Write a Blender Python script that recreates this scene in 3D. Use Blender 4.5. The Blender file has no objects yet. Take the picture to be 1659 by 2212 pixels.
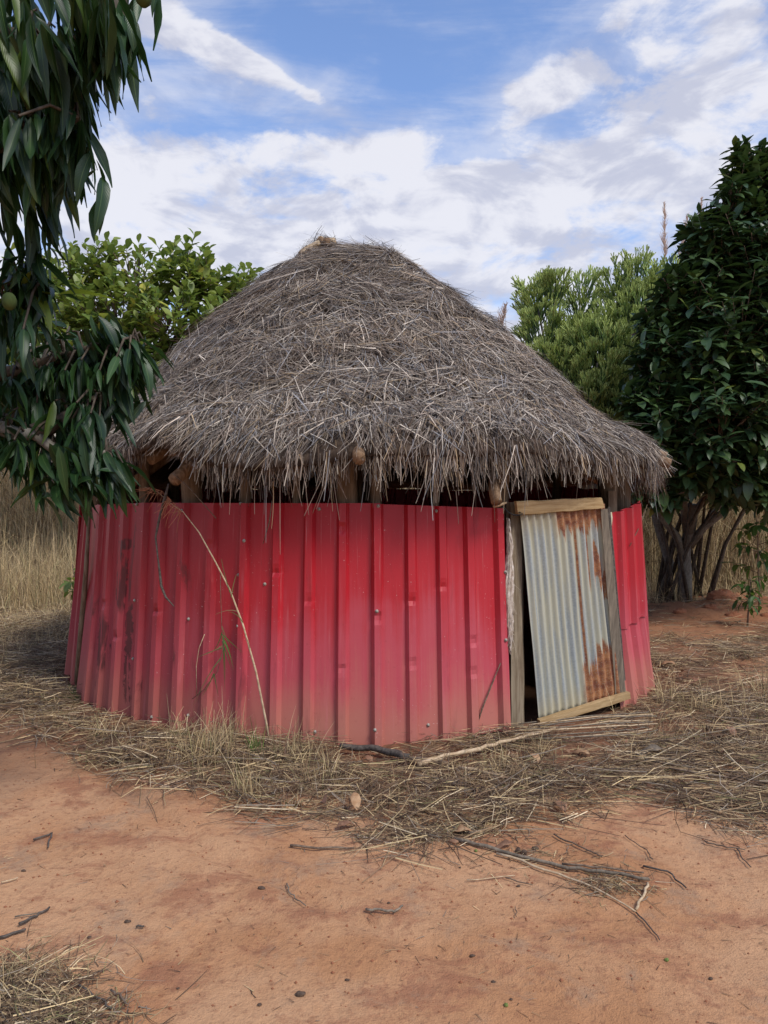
import bpy, math, random
import numpy as np
from mathutils import Vector, Matrix
R = math.radians
random.seed(7); rng = np.random.default_rng(7)
scn = bpy.context.scene
col = scn.collection

# ------------------------------------------------------------------ camera
EYE, FPX, PITCH = 1.55, 1660.0, R(1.07)      # photograph measured on a 1659 x 2212 grid
cam_d = bpy.data.cameras.new('camera'); cam = bpy.data.objects.new('camera', cam_d); col.objects.link(cam)
cam.location = (0, 0, EYE); cam.rotation_euler = (R(90) - PITCH, 0, 0)
cam_d.sensor_fit = 'VERTICAL'; cam_d.angle = 2 * math.atan(1106 / FPX)
cam_d.clip_start = 0.05; cam_d.clip_end = 2000
scn.camera = cam
def ray(x, y):
    a = (x - 829.5) / FPX; b = (1106 - y) / FPX
    return Vector((a, math.cos(PITCH) + b * math.sin(PITCH), -math.sin(PITCH) + b * math.cos(PITCH)))
def at(x, y, Y):
    d = ray(x, y); return Vector((0, 0, EYE)) + d * (Y / d.y)
def ongr(x, y, z=0.0):
    d = ray(x, y); return Vector((0, 0, EYE)) + d * ((z - EYE) / d.z)

# ------------------------------------------------------------------ world, sun
SUN_EL, SUN_AZ = 50, 134          # azimuth clockwise from +Y (north)
world = bpy.data.worlds.new('World'); scn.world = world; world.use_nodes = True
nt = world.node_tree; N = nt.nodes; Lk = nt.links; N.clear()
out = N.new('ShaderNodeOutputWorld'); bg = N.new('ShaderNodeBackground'); Lk.new(bg.outputs[0], out.inputs[0])
bg.inputs[1].default_value = 0.15
sky = N.new('ShaderNodeTexSky'); sky.sky_type = 'NISHITA'; sky.sun_disc = False
sky.sun_elevation = R(SUN_EL); sky.sun_rotation = R(SUN_AZ); sky.air_density = 1.15; sky.dust_density = 0.2; sky.ozone_density = 3.0
def nmath(op, a, b=None, clamp=False):
    n = N.new('ShaderNodeMath'); n.operation = op; n.use_clamp = clamp
    for i, v in enumerate((a, b)):
        if v is None: continue
        if isinstance(v, (int, float)): n.inputs[i].default_value = v
        else: Lk.new(v, n.inputs[i])
    return n.outputs[0]
def nmap(v, a, b, c=0.0, d=1.0, smooth=True):
    n = N.new('ShaderNodeMapRange'); n.interpolation_type = 'SMOOTHSTEP' if smooth else 'LINEAR'
    Lk.new(v, n.inputs[0]); n.inputs[1].default_value = a; n.inputs[2].default_value = b
    n.inputs[3].default_value = c; n.inputs[4].default_value = d; return n.outputs[0]
tc = N.new('ShaderNodeTexCoord'); DIR = tc.outputs['Generated']
sep = N.new('ShaderNodeSeparateXYZ'); Lk.new(DIR, sep.inputs[0])
zz = nmath('ADD', nmath('MAXIMUM', sep.outputs[2], 0.0), 0.22)
comb = N.new('ShaderNodeCombineXYZ'); Lk.new(nmath('DIVIDE', sep.outputs[0], zz), comb.inputs[0]); Lk.new(nmath('DIVIDE', sep.outputs[1], zz), comb.inputs[1])
def wnoise(vec, scale, detail, rough, dist=0.0, off=(0, 0, 0)):
    m = N.new('ShaderNodeMapping'); m.inputs['Location'].default_value = off; Lk.new(vec, m.inputs[0])
    n = N.new('ShaderNodeTexNoise'); n.inputs['Scale'].default_value = scale; n.inputs['Detail'].default_value = detail
    n.inputs['Roughness'].default_value = rough; n.inputs['Distortion'].default_value = dist
    Lk.new(m.outputs[0], n.inputs['Vector']); return n.outputs[0]
def cloudmass(x, y, a, b, ang, w, n_in=0.1):
    """an elliptical bank of cloud (w > 0) or clear air (w < 0) at a bearing in the sky"""
    c = ray(x, y).normalized(); rt = Vector((0, 0, 1)).cross(c).normalized() * -1; up = rt.cross(c).normalized()
    if up.z < 0: up = -up
    ca, sa = math.cos(R(ang)), math.sin(R(ang))
    t1 = rt * ca + up * sa; t2 = -rt * sa + up * ca
    s = N.new('ShaderNodeVectorMath'); s.operation = 'SUBTRACT'; Lk.new(DIR, s.inputs[0]); s.inputs[1].default_value = c
    q = []
    for t, k in ((t1, a), (t2, b)):
        d = N.new('ShaderNodeVectorMath'); d.operation = 'DOT_PRODUCT'; Lk.new(s.outputs[0], d.inputs[0]); d.inputs[1].default_value = t / k
        q.append(nmath('POWER', nmath('ABSOLUTE', d.outputs['Value']), 2.0))
    r2 = nmath('ADD', q[0], q[1])
    front = N.new('ShaderNodeVectorMath'); front.operation = 'DOT_PRODUCT'; Lk.new(DIR, front.inputs[0]); front.inputs[1].default_value = c
    g = nmath('EXPONENT', nmath('MULTIPLY', r2, -1.0))
    g = nmath('MULTIPLY', g, nmath('GREATER_THAN', front.outputs['Value'], 0.0))
    return nmath('MULTIPLY', g, w)
big = wnoise(comb.outputs[0], 1.6, 12, 0.62, 0.35, (3.3, 1.7, 0.0))
flat = N.new('ShaderNodeMapping'); flat.inputs['Scale'].default_value = (1.0, 1.0, 2.2); Lk.new(DIR, flat.inputs[0])
fine = wnoise(flat.outputs[0], 8.5, 13, 0.60, 0.35, (1.0, 4.0, 2.0))
stre = N.new('ShaderNodeMapping'); stre.inputs['Rotation'].default_value = (0, 0, R(35)); stre.inputs['Scale'].default_value = (1.0, 3.5, 1.0); Lk.new(comb.outputs[0], stre.inputs[0])
wisp = wnoise(stre.outputs[0], 1.3, 10, 0.62, 0.8, (0.4, 0.1, 0))
dens = nmath('ADD', nmath('MULTIPLY', big, 0.55), nmath('ADD', nmath('MULTIPLY', fine, 1.0), nmath('MULTIPLY', wisp, 0.35)))
dens = nmath('ADD', dens, nmap(sep.outputs[2], 0.60, 0.06, -0.12, 0.20))
for args in (
    (870, 170, .21, .07, -8, -.20), (1120, 90, .16, .06, 15, -.15), (640, 40, .12, .04, 0, -.12), (560, 225, .10, .03, -10, -.06),
    (1010, 320, .06, .03, 20, -.14), (420, 240, .09, .03, 5, -.05), (850, 40, .2, .05, 0, -.08),
    (330, 60, .09, .035, -20, .16), (430, 90, .12, .026, -20, .24), (520, 125, .10, .016, -22, .14), (620, 172, .08, .010, -27, .28), (1450, 40, .2, .05, 20, .10),
    (250, 290, .05, .05, 0, .12), (310, 380, .06, .04, 0, .22), (700, 325, .085, .03, -5, .26), (880, 300, .045, .03, 20, .26),
    (985, 415, .05, .03, 0, .26), (1120, 235, .11, .025, 18, .24), (1480, 230, .14, .06, 25, .22),
    (1300, 400, .3, .10, 5, .10), (500, 470, .3, .06, 0, .08), (1180, 120, .05, .02, 40, .12), (980, 45, .04, .015, 0, .14), (780, 25, .07, .015, -15, .14), (1330, 40, .10, .02, 35, .14)):
    dens = nmath('ADD', dens, cloudmass(*args))
veil = nmap(nmath('ADD', nmath('MULTIPLY', wisp, .6), nmath('MULTIPLY', dens, .42)), 0.50, 0.86, 0.0, 0.66)
cover = nmath('MAXIMUM', nmap(dens, 0.86, 1.10), veil)
cover = nmath('MAXIMUM', cover, nmap(sep.outputs[2], 0.22, 0.05, 0.0, 0.97))
puff = wnoise(flat.outputs[0], 9.0, 12, 0.58, 0.5, (7, 7, 7.4))
puff2 = wnoise(flat.outputs[0], 9.0, 12, 0.58, 0.5, (7, 7, 7.5))      # the same billows sampled a little higher: their difference lights the tops
lit = nmath('ADD', nmath('MULTIPLY', nmath('SUBTRACT', puff, puff2), 1.6), nmath('MULTIPLY', puff, 1.1))
thick = nmap(nmath('ADD', lit, nmap(sep.outputs[2], .45, .1, .08, -.02)), 0.24, 0.80)
crgb = N.new('ShaderNodeMixRGB'); crgb.inputs[1].default_value = (2.95, 3.05, 3.65, 1); crgb.inputs[2].default_value = (4.3, 4.3, 4.6, 1); Lk.new(thick, crgb.inputs[0])
mixs = N.new('ShaderNodeMixRGB'); Lk.new(nmath('MULTIPLY', cover, 0.93), mixs.inputs[0])
skm = N.new('ShaderNodeMixRGB'); skm.blend_type = 'MULTIPLY'; skm.inputs[0].default_value = 1; skm.inputs[2].default_value = (0.92, 0.92, 1.04, 1); Lk.new(sky.outputs[0], skm.inputs[1])
Lk.new(skm.outputs[0], mixs.inputs[1]); Lk.new(crgb.outputs[0], mixs.inputs[2]); Lk.new(mixs.outputs[0], bg.inputs[0])

sl = bpy.data.lights.new('sun', 'SUN'); sl.energy = 2.3; sl.angle = R(17); sl.color = (1.0, .95, .88)
sun = bpy.data.objects.new('sun', sl); col.objects.link(sun)
sd = Vector((math.sin(R(SUN_AZ)) * math.cos(R(SUN_EL)), math.cos(R(SUN_AZ)) * math.cos(R(SUN_EL)), math.sin(R(SUN_EL))))
sun.rotation_euler = sd.to_track_quat('Z', 'Y').to_euler(); sun.location = (8, -4, 12)
scn.view_settings.view_transform = 'Standard'; scn.view_settings.look = 'None'
scn.view_settings.exposure = 0.42; scn.view_settings.gamma = 1; scn.view_settings.use_curve_mapping = False

# ------------------------------------------------------------------ helpers
def vn2(x, y, seed=0):
    x = np.asarray(x, float); y = np.asarray(y, float)
    xi = np.floor(x).astype(np.int64); yi = np.floor(y).astype(np.int64); fx = x - xi; fy = y - yi
    fx = fx * fx * (3 - 2 * fx); fy = fy * fy * (3 - 2 * fy)
    def h(a, b):
        n = (a * 374761393 + b * 668265263 + seed * 974711) & 0x7fffffff
        n = ((n ^ (n >> 13)) * 1274126177) & 0x7fffffff
        return ((n ^ (n >> 16)) & 0xffff) / 65535.0
    return (h(xi, yi) * (1 - fx) + h(xi + 1, yi) * fx) * (1 - fy) + (h(xi, yi + 1) * (1 - fx) + h(xi + 1, yi + 1) * fx) * fy
def fbm(x, y, o=4, seed=0):
    s = 0; a = .5
    for i in range(o):
        s = s + a * vn2(np.asarray(x) * 2 ** i + i * 17.3, np.asarray(y) * 2 ** i - i * 9.1, seed + i); a *= .5
    return s
TRACK = [tuple(ongr(x, y)[:2]) for x, y in ((150, 1600), (260, 1700), (420, 1830), (640, 1920), (820, 2010), (960, 2060), (1200, 2160), (1500, 2300))]
def segdist(x, y, pts):
    d = np.full(np.shape(x), 1e9)
    for (ax, ay), (bx, by) in zip(pts[:-1], pts[1:]):
        vx, vy = bx - ax, by - ay; t = np.clip(((x - ax) * vx + (y - ay) * vy) / (vx * vx + vy * vy), 0, 1)
        d = np.minimum(d, np.hypot(x - ax - t * vx, y - ay - t * vy))
    return d
CX, CY = -0.2, 7.4
def gz(x, y):
    x = np.asarray(x, float); y = np.asarray(y, float)
    z = (fbm(x * .9, y * .9, 3, 3) - .44) * .05 + (fbm(x * 5, y * 5, 4, 9) - .46) * .022 + (fbm(x * 19, y * 19, 2, 14) - .37) * .006
    d = segdist(x, y, TRACK)
    z = z - .016 * np.exp(-(d / .05) ** 2) + .010 * np.exp(-((d - .11) / .05) ** 2)
    r = np.hypot(x - CX, y - CY)
    z = z + .035 * np.exp(-((r - 2.75) / .35) ** 2) * fbm(x * 2, y * 2, 3, 31) * 1.2
    far = np.clip((np.hypot(x, y) - 11) / 12, 0, 1)
    z = z + far * (fbm(x * .08, y * .08, 3, 5) - .45) * .8 * np.clip((y - 12) / 20, -0.3, 1)
    heap = np.exp(-(((x - 5.3) / 1.5) ** 2 + ((y - 10.6) / .5) ** 2))
    z = z + heap * .38 * fbm(x * 3, y * 3, 4, 12)
    return z
def gzf(x, y): return float(gz(np.array([x]), np.array([y]))[0])
def gp(x, y, up=0.0):
    p = ongr(x, y); return Vector((p.x, p.y, gzf(p.x, p.y) + up))

def fast_mesh(name, V, F, uv=None, colr=None, smooth=True):
    V = np.ascontiguousarray(V, dtype=np.float32); F = np.ascontiguousarray(F, dtype=np.int32)
    m = bpy.data.meshes.new(name); k = F.shape[1]
    m.vertices.add(len(V)); m.vertices.foreach_set('co', V.ravel())
    m.loops.add(F.size); m.loops.foreach_set('vertex_index', F.ravel())
    m.polygons.add(len(F)); m.polygons.foreach_set('loop_start', np.arange(0, F.size, k, dtype=np.int32))
    m.polygons.foreach_set('use_smooth', np.full(len(F), bool(smooth)))
    m.update(calc_edges=True)
    if uv is not None:
        l = m.uv_layers.new(name='UVMap'); l.data.foreach_set('uv', np.ascontiguousarray(uv[F.ravel()], dtype=np.float32).ravel())
    if colr is not None:
        a = m.color_attributes.new('Col', 'FLOAT_COLOR', 'POINT')
        c4 = np.ones((len(V), 4), dtype=np.float32); c4[:, :3] = colr; a.data.foreach_set('color', c4.ravel())
    return m
WM = {}
def link(o, parent=None, loc=None):
    """put an object in the scene; its own matrix is given in world space, the parent inverse keeps it there"""
    col.objects.link(o); WM[o] = o.matrix_basis.copy()
    if parent is not None:
        o.parent = parent; o.matrix_parent_inverse = WM[parent].inverted()
    return o
def obj(name, V, F, mat, parent=None, uv=None, colr=None, smooth=True, kind=None, center=True):
    V = np.array(V, dtype=float)
    c = V.mean(axis=0) if center else np.zeros(3)
    if center: c[2] = V[:, 2].min()
    m = fast_mesh(name, V - c, np.array(F), uv, colr, smooth); m.materials.append(mat)
    o = bpy.data.objects.new(name, m); o.location = c; o.matrix_basis = Matrix.Translation(Vector(c)); link(o, parent)
    if kind: o['kind'] = kind
    return o
def tag(o, label, cat, group=None):
    o['label'] = label; o['category'] = cat
    if group: o['group'] = group
    return o
def empty(name, loc, label, cat, group=None):
    o = bpy.data.objects.new(name, None); o.empty_display_size = .2; o.matrix_basis = Matrix.Translation(Vector(loc)); link(o)
    return tag(o, label, cat, group)
def join(parts):
    Vs, Fs, Us = [], [], []; n = 0
    for p in parts:
        Vs.append(np.asarray(p[0], float)); Fs.append(np.asarray(p[1]) + n); n += len(p[0])
        if len(p) > 2: Us.append(p[2])
    return (np.vstack(Vs), np.vstack(Fs)) + ((np.vstack(Us),) if Us else ())
def tube(pts, radii, sides=8, rough=0.0, seed=0, cap=True):
    pts = [Vector(p) for p in pts]; n = len(pts); V = []; r_ = random.Random(seed)
    ref = None
    ph = [r_.uniform(-1, 1) for _ in range(sides)]
    for i, p in enumerate(pts):
        d = (pts[min(i + 1, n - 1)] - pts[max(i - 1, 0)]).normalized()
        if ref is None: ref = Vector((0, 0, 1)) if abs(d.z) < .9 else Vector((1, 0, 0))
        a = d.cross(ref).normalized(); b = a.cross(d).normalized(); ref = b
        for k in range(sides):
            t = 2 * math.pi * k / sides
            rr = radii[i] * (1 + rough * (ph[k] + .5 * r_.uniform(-1, 1)))
            V.append(p + (a * math.cos(t) + b * math.sin(t)) * rr)
    F = []
    for i in range(n - 1):
        for k in range(sides):
            F.append((i * sides + k, i * sides + (k + 1) % sides, (i + 1) * sides + (k + 1) % sides, (i + 1) * sides + k))
    if cap:
        for i, s in ((0, 1), (n - 1, -1)):
            c = len(V); V.append(pts[i])
            ring = [i * sides + k for k in range(sides)]
            for k in range(0, sides, 2):
                q = (c, ring[(k + 2) % sides], ring[(k + 1) % sides], ring[k]); F.append(q if s > 0 else q[::-1])
    return np.array([tuple(v) for v in V]), np.array(F)
def bend_pts(a, b, n=6, wob=.02, seed=0):
    r_ = random.Random(seed); a = Vector(a); b = Vector(b)
    o = []
    for i in range(n):
        t = i / (n - 1); w = 0 if i in (0, n - 1) else wob
        o.append(a.lerp(b, t) + Vector((r_.uniform(-w, w), r_.uniform(-w, w), r_.uniform(-w, w))))
    return o
def board(c8, sub=8, wob=.002, seed=0):
    """plank from four face corners (tl,tr,br,bl) and a thickness vector; edges slightly worn"""
    tl, tr, br, bl, th = [Vector(v) for v in c8]; r_ = random.Random(seed)
    V = []; F = []; U = []
    longu = (tr - tl).length > (bl - tl).length
    for i in range(sub + 1):
        t = i / sub
        if longu: a, b = tl.lerp(tr, t), bl.lerp(br, t)
        else: a, b = tl.lerp(bl, t), tr.lerp(br, t)
        w = (b - a).normalized() * r_.uniform(-wob, wob); w2 = (b - a).normalized() * r_.uniform(-wob, wob); e = (b - a) * .04
        ring = [a + w, a + w + e - th * .12, b + w2 - e - th * .12, b + w2, b + w2 + th, a + w + th]
        ring[0] = ring[0] + th * .15; ring[3] = ring[3] + th * .15
        V += ring; U += [(t, k / 6) for k in range(6)]
    for i in range(sub):
        for k in range(6):
            F.append((i * 6 + k, i * 6 + (k + 1) % 6, (i + 1) * 6 + (k + 1) % 6, (i + 1) * 6 + k))
    F += [(0, 5, 4, 3), (0, 3, 2, 1)]; s = sub * 6; F += [(s + 3, s + 4, s + 5, s), (s + 1, s + 2, s + 3, s)]
    return np.array([tuple(v) for v in V]), np.array(F)
def ribbons(P0, D, L, W, Nn, bend, colr, segs=2, taper=.4, kink=None):
    """n flat stalks at once"""
    n = len(P0); D = D / np.linalg.norm(D, axis=1, keepdims=True)
    S = np.cross(D, Nn); S /= (np.linalg.norm(S, axis=1, keepdims=True) + 1e-9)
    V = np.zeros((n, (segs + 1) * 2, 3)); U = np.zeros((n, (segs + 1) * 2, 2))
    for i in range(segs + 1):
        t = i / segs
        c = P0 + D * (L * t)[:, None] + bend * (L * t * t)[:, None]
        w = (W * (1 - (1 - taper) * t) * .5)[:, None]
        V[:, 2 * i] = c - S * w; V[:, 2 * i + 1] = c + S * w
    base = np.arange(n)[:, None, None] * (segs + 1) * 2
    q = np.array([[2 * i, 2 * i + 1, 2 * i + 3, 2 * i + 2] for i in range(segs)])[None]
    F = (base + q).reshape(-1, 4)
    C = np.repeat(colr[:, None, :], (segs + 1) * 2, axis=1).reshape(-1, 3)
    return V.reshape(-1, 3), F, C
def joinc(parts):
    Vs, Fs, Cs = [], [], []; n = 0
    for v, f, c in parts: Vs.append(v); Fs.append(f + n); Cs.append(c); n += len(v)
    return np.vstack(Vs), np.vstack(Fs), np.vstack(Cs)

# ------------------------------------------------------------------ materials
def newmat(name):
    m = bpy.data.materials.new(name); m.use_nodes = True; t = m.node_tree
    return m, t, t.nodes, t.links, t.nodes['Principled BSDF']
class NB:
    def __init__(s, t): s.t = t; s.N = t.nodes; s.L = t.links
    def put(s, sock, v):
        if isinstance(v, (int, float)): sock.default_value = v
        elif isinstance(v, (tuple, list)): sock.default_value = tuple(v) + ((1,) if len(v) == 3 and sock.type == 'RGBA' else ())
        else: s.L.new(v, sock)
    def math(s, op, a, b=0.0, clamp=False):
        n = s.N.new('ShaderNodeMath'); n.operation = op; n.use_clamp = clamp; s.put(n.inputs[0], a); s.put(n.inputs[1], b); return n.outputs[0]
    def noise(s, vec, scale, detail=4, rough=.55, dist=0.0, sc=(1, 1, 1), rot=(0, 0, 0)):
        m = s.N.new('ShaderNodeMapping'); m.inputs['Scale'].default_value = sc; m.inputs['Rotation'].default_value = rot; s.L.new(vec, m.inputs[0])
        n = s.N.new('ShaderNodeTexNoise'); n.inputs['Scale'].default_value = scale; n.inputs['Detail'].default_value = detail
        n.inputs['Roughness'].default_value = rough; n.inputs['Distortion'].default_value = dist; s.L.new(m.outputs[0], n.inputs['Vector']); return n.outputs[0]
    def rng(s, v, a, b, c=0.0, d=1.0):
        n = s.N.new('ShaderNodeMapRange'); n.interpolation_type = 'SMOOTHSTEP'; s.put(n.inputs[0], v)
        for i, k in enumerate((a, b, c, d)): n.inputs[i + 1].default_value = k
        return n.outputs[0]
    def mix(s, f, a, b, mode='MIX'):
        n = s.N.new('ShaderNodeMixRGB'); n.blend_type = mode; s.put(n.inputs[0], f); s.put(n.inputs[1], a); s.put(n.inputs[2], b); return n.outputs[0]
    def bump(s, h, strength, dist):
        n = s.N.new('ShaderNodeBump'); n.inputs['Strength'].default_value = strength; n.inputs['Distance'].default_value = dist; s.L.new(h, n.inputs['Height']); return n.outputs[0]
    def obj(s): return s.N.new('ShaderNodeTexCoord').outputs['Object']
    def pos(s): return s.N.new('ShaderNodeNewGeometry').outputs['Position']
    def uv(s): return s.N.new('ShaderNodeTexCoord').outputs['UV']
    def sep(s, v):
        n = s.N.new('ShaderNodeSeparateXYZ'); s.L.new(v, n.inputs[0]); return n.outputs
    def rnd(s):
        a = s.N.new('ShaderNodeObjectInfo').outputs['Random']; b = s.N.new('ShaderNodeNewGeometry').outputs['Random Per Island']
        return s.math('FRACT', s.math('ADD', a, b))

def m_straw(name, gain=1.0, rough=.85):
    m, t, N_, L_, P = newmat(name); b = NB(t)
    a = N_.new('ShaderNodeVertexColor'); a.layer_name = 'Col'
    n = b.noise(b.pos(), 9, 3); c = b.mix(1.0, a.outputs[0], b.mix(n, (.72 * gain,) * 3, (1.22 * gain,) * 3), 'MULTIPLY')
    L_.new(c, P.inputs['Base Color']); P.inputs['Roughness'].default_value = rough; P.inputs['Specular IOR Level'].default_value = .25
    return m
M_thatch = m_straw('thatch_straw'); M_litter = m_straw('straw_litter'); M_grass = m_straw('dry_grass')

def m_ground():
    m, t, N_, L_, P = newmat('red_earth'); b = NB(t); p = b.pos()
    big = b.noise(p, .9, 5, .6, .4); mid = b.noise(p, 3.2, 6, .62, .6); fin = b.noise(p, 26, 6, .7); grit = b.noise(p, 160, 3, .6)
    c = b.mix(b.rng(big, .40, .58), (.44, .215, .10), (.53, .295, .155))
    c = b.mix(b.rng(mid, .5, .66, 0, .75), c, (.50, .255, .125))
    c = b.mix(b.rng(b.noise(p, 2.2, 9, .72, .2, (1, 1.5, 1)), .50, .62, 0, .7), c, (.31, .130, .070))
    c = b.mix(b.rng(b.noise(p, 2.6, 9, .74, .25, (1.1, 1, 1), (0, 0, .6)), .52, .66, 0, .6), c, (.34, .225, .145))
    c = b.mix(b.rng(fin, .52, .68, 0, .6), c, (.26, .115, .062)); c = b.mix(b.rng(b.noise(p, 11, 8, .75), .55, .68, 0, .5), c, (.24, .10, .052))
    c = b.mix(b.rng(grit, .62, .74, 0, .5), c, (.17, .085, .055))
    xyz = b.sep(p)
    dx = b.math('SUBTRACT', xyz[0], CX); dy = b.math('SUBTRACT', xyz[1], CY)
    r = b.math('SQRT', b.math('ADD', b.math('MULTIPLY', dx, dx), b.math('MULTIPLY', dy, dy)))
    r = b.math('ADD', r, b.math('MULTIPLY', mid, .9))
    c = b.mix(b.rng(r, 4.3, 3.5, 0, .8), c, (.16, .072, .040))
    fy = b.rng(b.math('ADD', xyz[1], b.math('MULTIPLY', mid, 2)), 7.5, 10.5, 0, .8)
    c = b.mix(fy, c, (.27, .115, .055))
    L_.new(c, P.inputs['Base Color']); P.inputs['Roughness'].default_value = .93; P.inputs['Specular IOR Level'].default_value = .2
    h = b.math('ADD', b.math('MULTIPLY', fin, .8), b.math('ADD', b.math('MULTIPLY', grit, .25), b.math('MULTIPLY', mid, .8)))
    L_.new(b.bump(h, .75, .025), P.inputs['Normal'])
    return m
M_ground = m_ground()
def m_clod():
    m, t, N_, L_, P = newmat('earth_clod'); b = NB(t); p = b.pos()
    c = b.mix(b.noise(p, 9, 6, .7), (.20, .07, .032), (.38, .15, .07))
    L_.new(c, P.inputs['Base Color']); P.inputs['Roughness'].default_value = .95; L_.new(b.bump(b.noise(p, 40, 5, .7), .8, .02), P.inputs['Normal']); return m
M_clod = m_clod()
def m_wood(name, c1, c2, scale=(1, 1, .08), rough=.85):
    m, t, N_, L_, P = newmat(name); b = NB(t); p = b.obj()
    g = b.noise(p, 38, 6, .65, .5, scale); h = b.noise(p, 5, 4, .6)
    c = b.mix(b.rng(g, .33, .68), c1, c2); c = b.mix(b.rng(h, .5, .75, 0, .5), c, tuple(x * .55 for x in c1))
    L_.new(c, P.inputs['Base Color']); P.inputs['Roughness'].default_value = rough; P.inputs['Specular IOR Level'].default_value = .25
    L_.new(b.bump(g, .5, .006), P.inputs['Normal']); return m
M_post = m_wood('weathered_post', (.13, .085, .05), (.26, .185, .12))
M_log = m_wood('cut_log', (.15, .085, .045), (.33, .22, .13), (1, 1, .3))
M_board = m_wood('yellow_board', (.30, .19, .085), (.47, .33, .17), (.10, .10, 1.0))
M_stile = m_wood('grey_board', (.13, .105, .078), (.27, .22, .16))
M_frame = m_wood('door_post_wood', (.16, .115, .07), (.31, .25, .17))
M_bark = m_wood('grey_bark', (.13, .115, .09), (.24, .22, .18), (1, 1, .5))
M_darkbark = m_wood('dark_bark', (.045, .035, .026), (.11, .085, .06), (1, 1, .5))
M_twig = m_wood('twig', (.10, .065, .045), (.22, .16, .11), (1, 1, 1))
M_paletwig = m_wood('pale_stick', (.40, .28, .16), (.60, .46, .30), (1, 1, 1))
M_darktwig = m_wood('dark_stick', (.055, .045, .038), (.14, .115, .095), (1, 1, 1))

def m_red():
    m, t, N_, L_, P = newmat('faded_red_paint'); b = NB(t); p = b.pos(); o = b.uv(); z = b.sep(p)[2]; u = b.sep(o)[0]
    streak = b.noise(o, 1.0, 5, .65, 0, (60, .35, 1)); blot = b.noise(p, 1.6, 5, .6, .4); fin = b.noise(p, 30, 5, .7); broad = b.noise(o, 1.0, 3, .6, 0, (14, .25, 1))
    lift = b.math('ADD', b.math('MULTIPLY', b.math('SUBTRACT', streak, .5), 1.1), b.math('MULTIPLY', b.math('SUBTRACT', blot, .5), .7))
    lift = b.math('ADD', lift, b.math('MULTIPLY', b.math('SUBTRACT', broad, .5), .5))
    zz_ = b.math('ADD', z, lift)
    c = b.mix(b.rng(z, 1.0, 1.5), (.43, .015, .024), (.38, .010, .018))
    c = b.mix(b.rng(zz_, 1.04, .50), c, (.46, .065, .085))
    c = b.mix(b.rng(zz_, .55, .10), c, (.47, .115, .105))
    dust = b.rng(b.math('ADD', z, b.math('MULTIPLY', b.math('SUBTRACT', blot, .5), .35)), .40, .0, 0, .85)
    c = b.mix(dust, c, (.43, .165, .115))
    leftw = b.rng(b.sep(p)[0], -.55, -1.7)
    c = b.mix(b.math('MULTIPLY', leftw, .5), c, (.21, .025, .030))                   # mango tree's shade over the left half, painted into the colour
    pale = b.rng(b.noise(o, 1.0, 4, .6, 0, (45, .8, 1)), .58, .72, 0, .38); c = b.mix(b.math('MULTIPLY', pale, b.rng(z, 1.5, .7)), c, (.56, .17, .18))
    scr = b.rng(b.noise(o, 1.0, 7, .75, 0, (220, 1.2, 1)), .57, .72, 0, .6)
    c = b.mix(scr, c, (.52, .20, .19))
    spot = b.rng(b.noise(p, 80, 2, .5), .70, .76, 0, .8); c = b.mix(b.math('MULTIPLY', spot, b.rng(blot, .46, .56)), c, (.62, .42, .38))
    grime = b.rng(b.noise(o, 1.0, 6, .7, .4, (26, 1.6, 1)), .56, .70, 0, .75)
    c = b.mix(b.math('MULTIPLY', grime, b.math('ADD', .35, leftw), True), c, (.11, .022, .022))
    # black tarry stain with runs on the dented sheet
    X = b.sep(p)[0]; n2 = b.math('MULTIPLY', b.math('SUBTRACT', b.noise(p, 14, 5, .7), .5), .16)
    for sx, sz, rx, rz in ((-1.82, 1.22, .06, .045), (-1.86, .98, .05, .26), (-1.79, .62, .04, .22), (-2.04, .50, .07, .22), (-1.80, .30, .03, .2)):
        dx = b.math('DIVIDE', b.math('SUBTRACT', b.math('ADD', X, n2), sx), rx); dz = b.math('DIVIDE', b.math('SUBTRACT', z, sz), rz)
        m2 = b.rng(b.math('ADD', b.math('MULTIPLY', dx, dx), b.math('MULTIPLY', dz, dz)), 1.1, .5, 0, .8)
        c = b.mix(b.math('MULTIPLY', m2, b.rng(b.noise(o, 1.0, 4, .6, 0, (90, 2.5, 1)), .40, .52)), c, (.05, .012, .012))
    c = b.mix(b.rng(fin, .58, .78, 0, .35), c, (.22, .035, .035))
    L_.new(c, P.inputs['Base Color']); L_.new(b.rng(zz_, .3, 1.3, .65, .42), P.inputs['Roughness']); P.inputs['Specular IOR Level'].default_value = .4
    L_.new(b.bump(b.math('ADD', b.math('MULTIPLY', blot, .8), b.math('ADD', b.math('MULTIPLY', broad, .5), b.math('MULTIPLY', fin, .12))), .14, .02), P.inputs['Normal']); return m
M_red = m_red()
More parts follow.
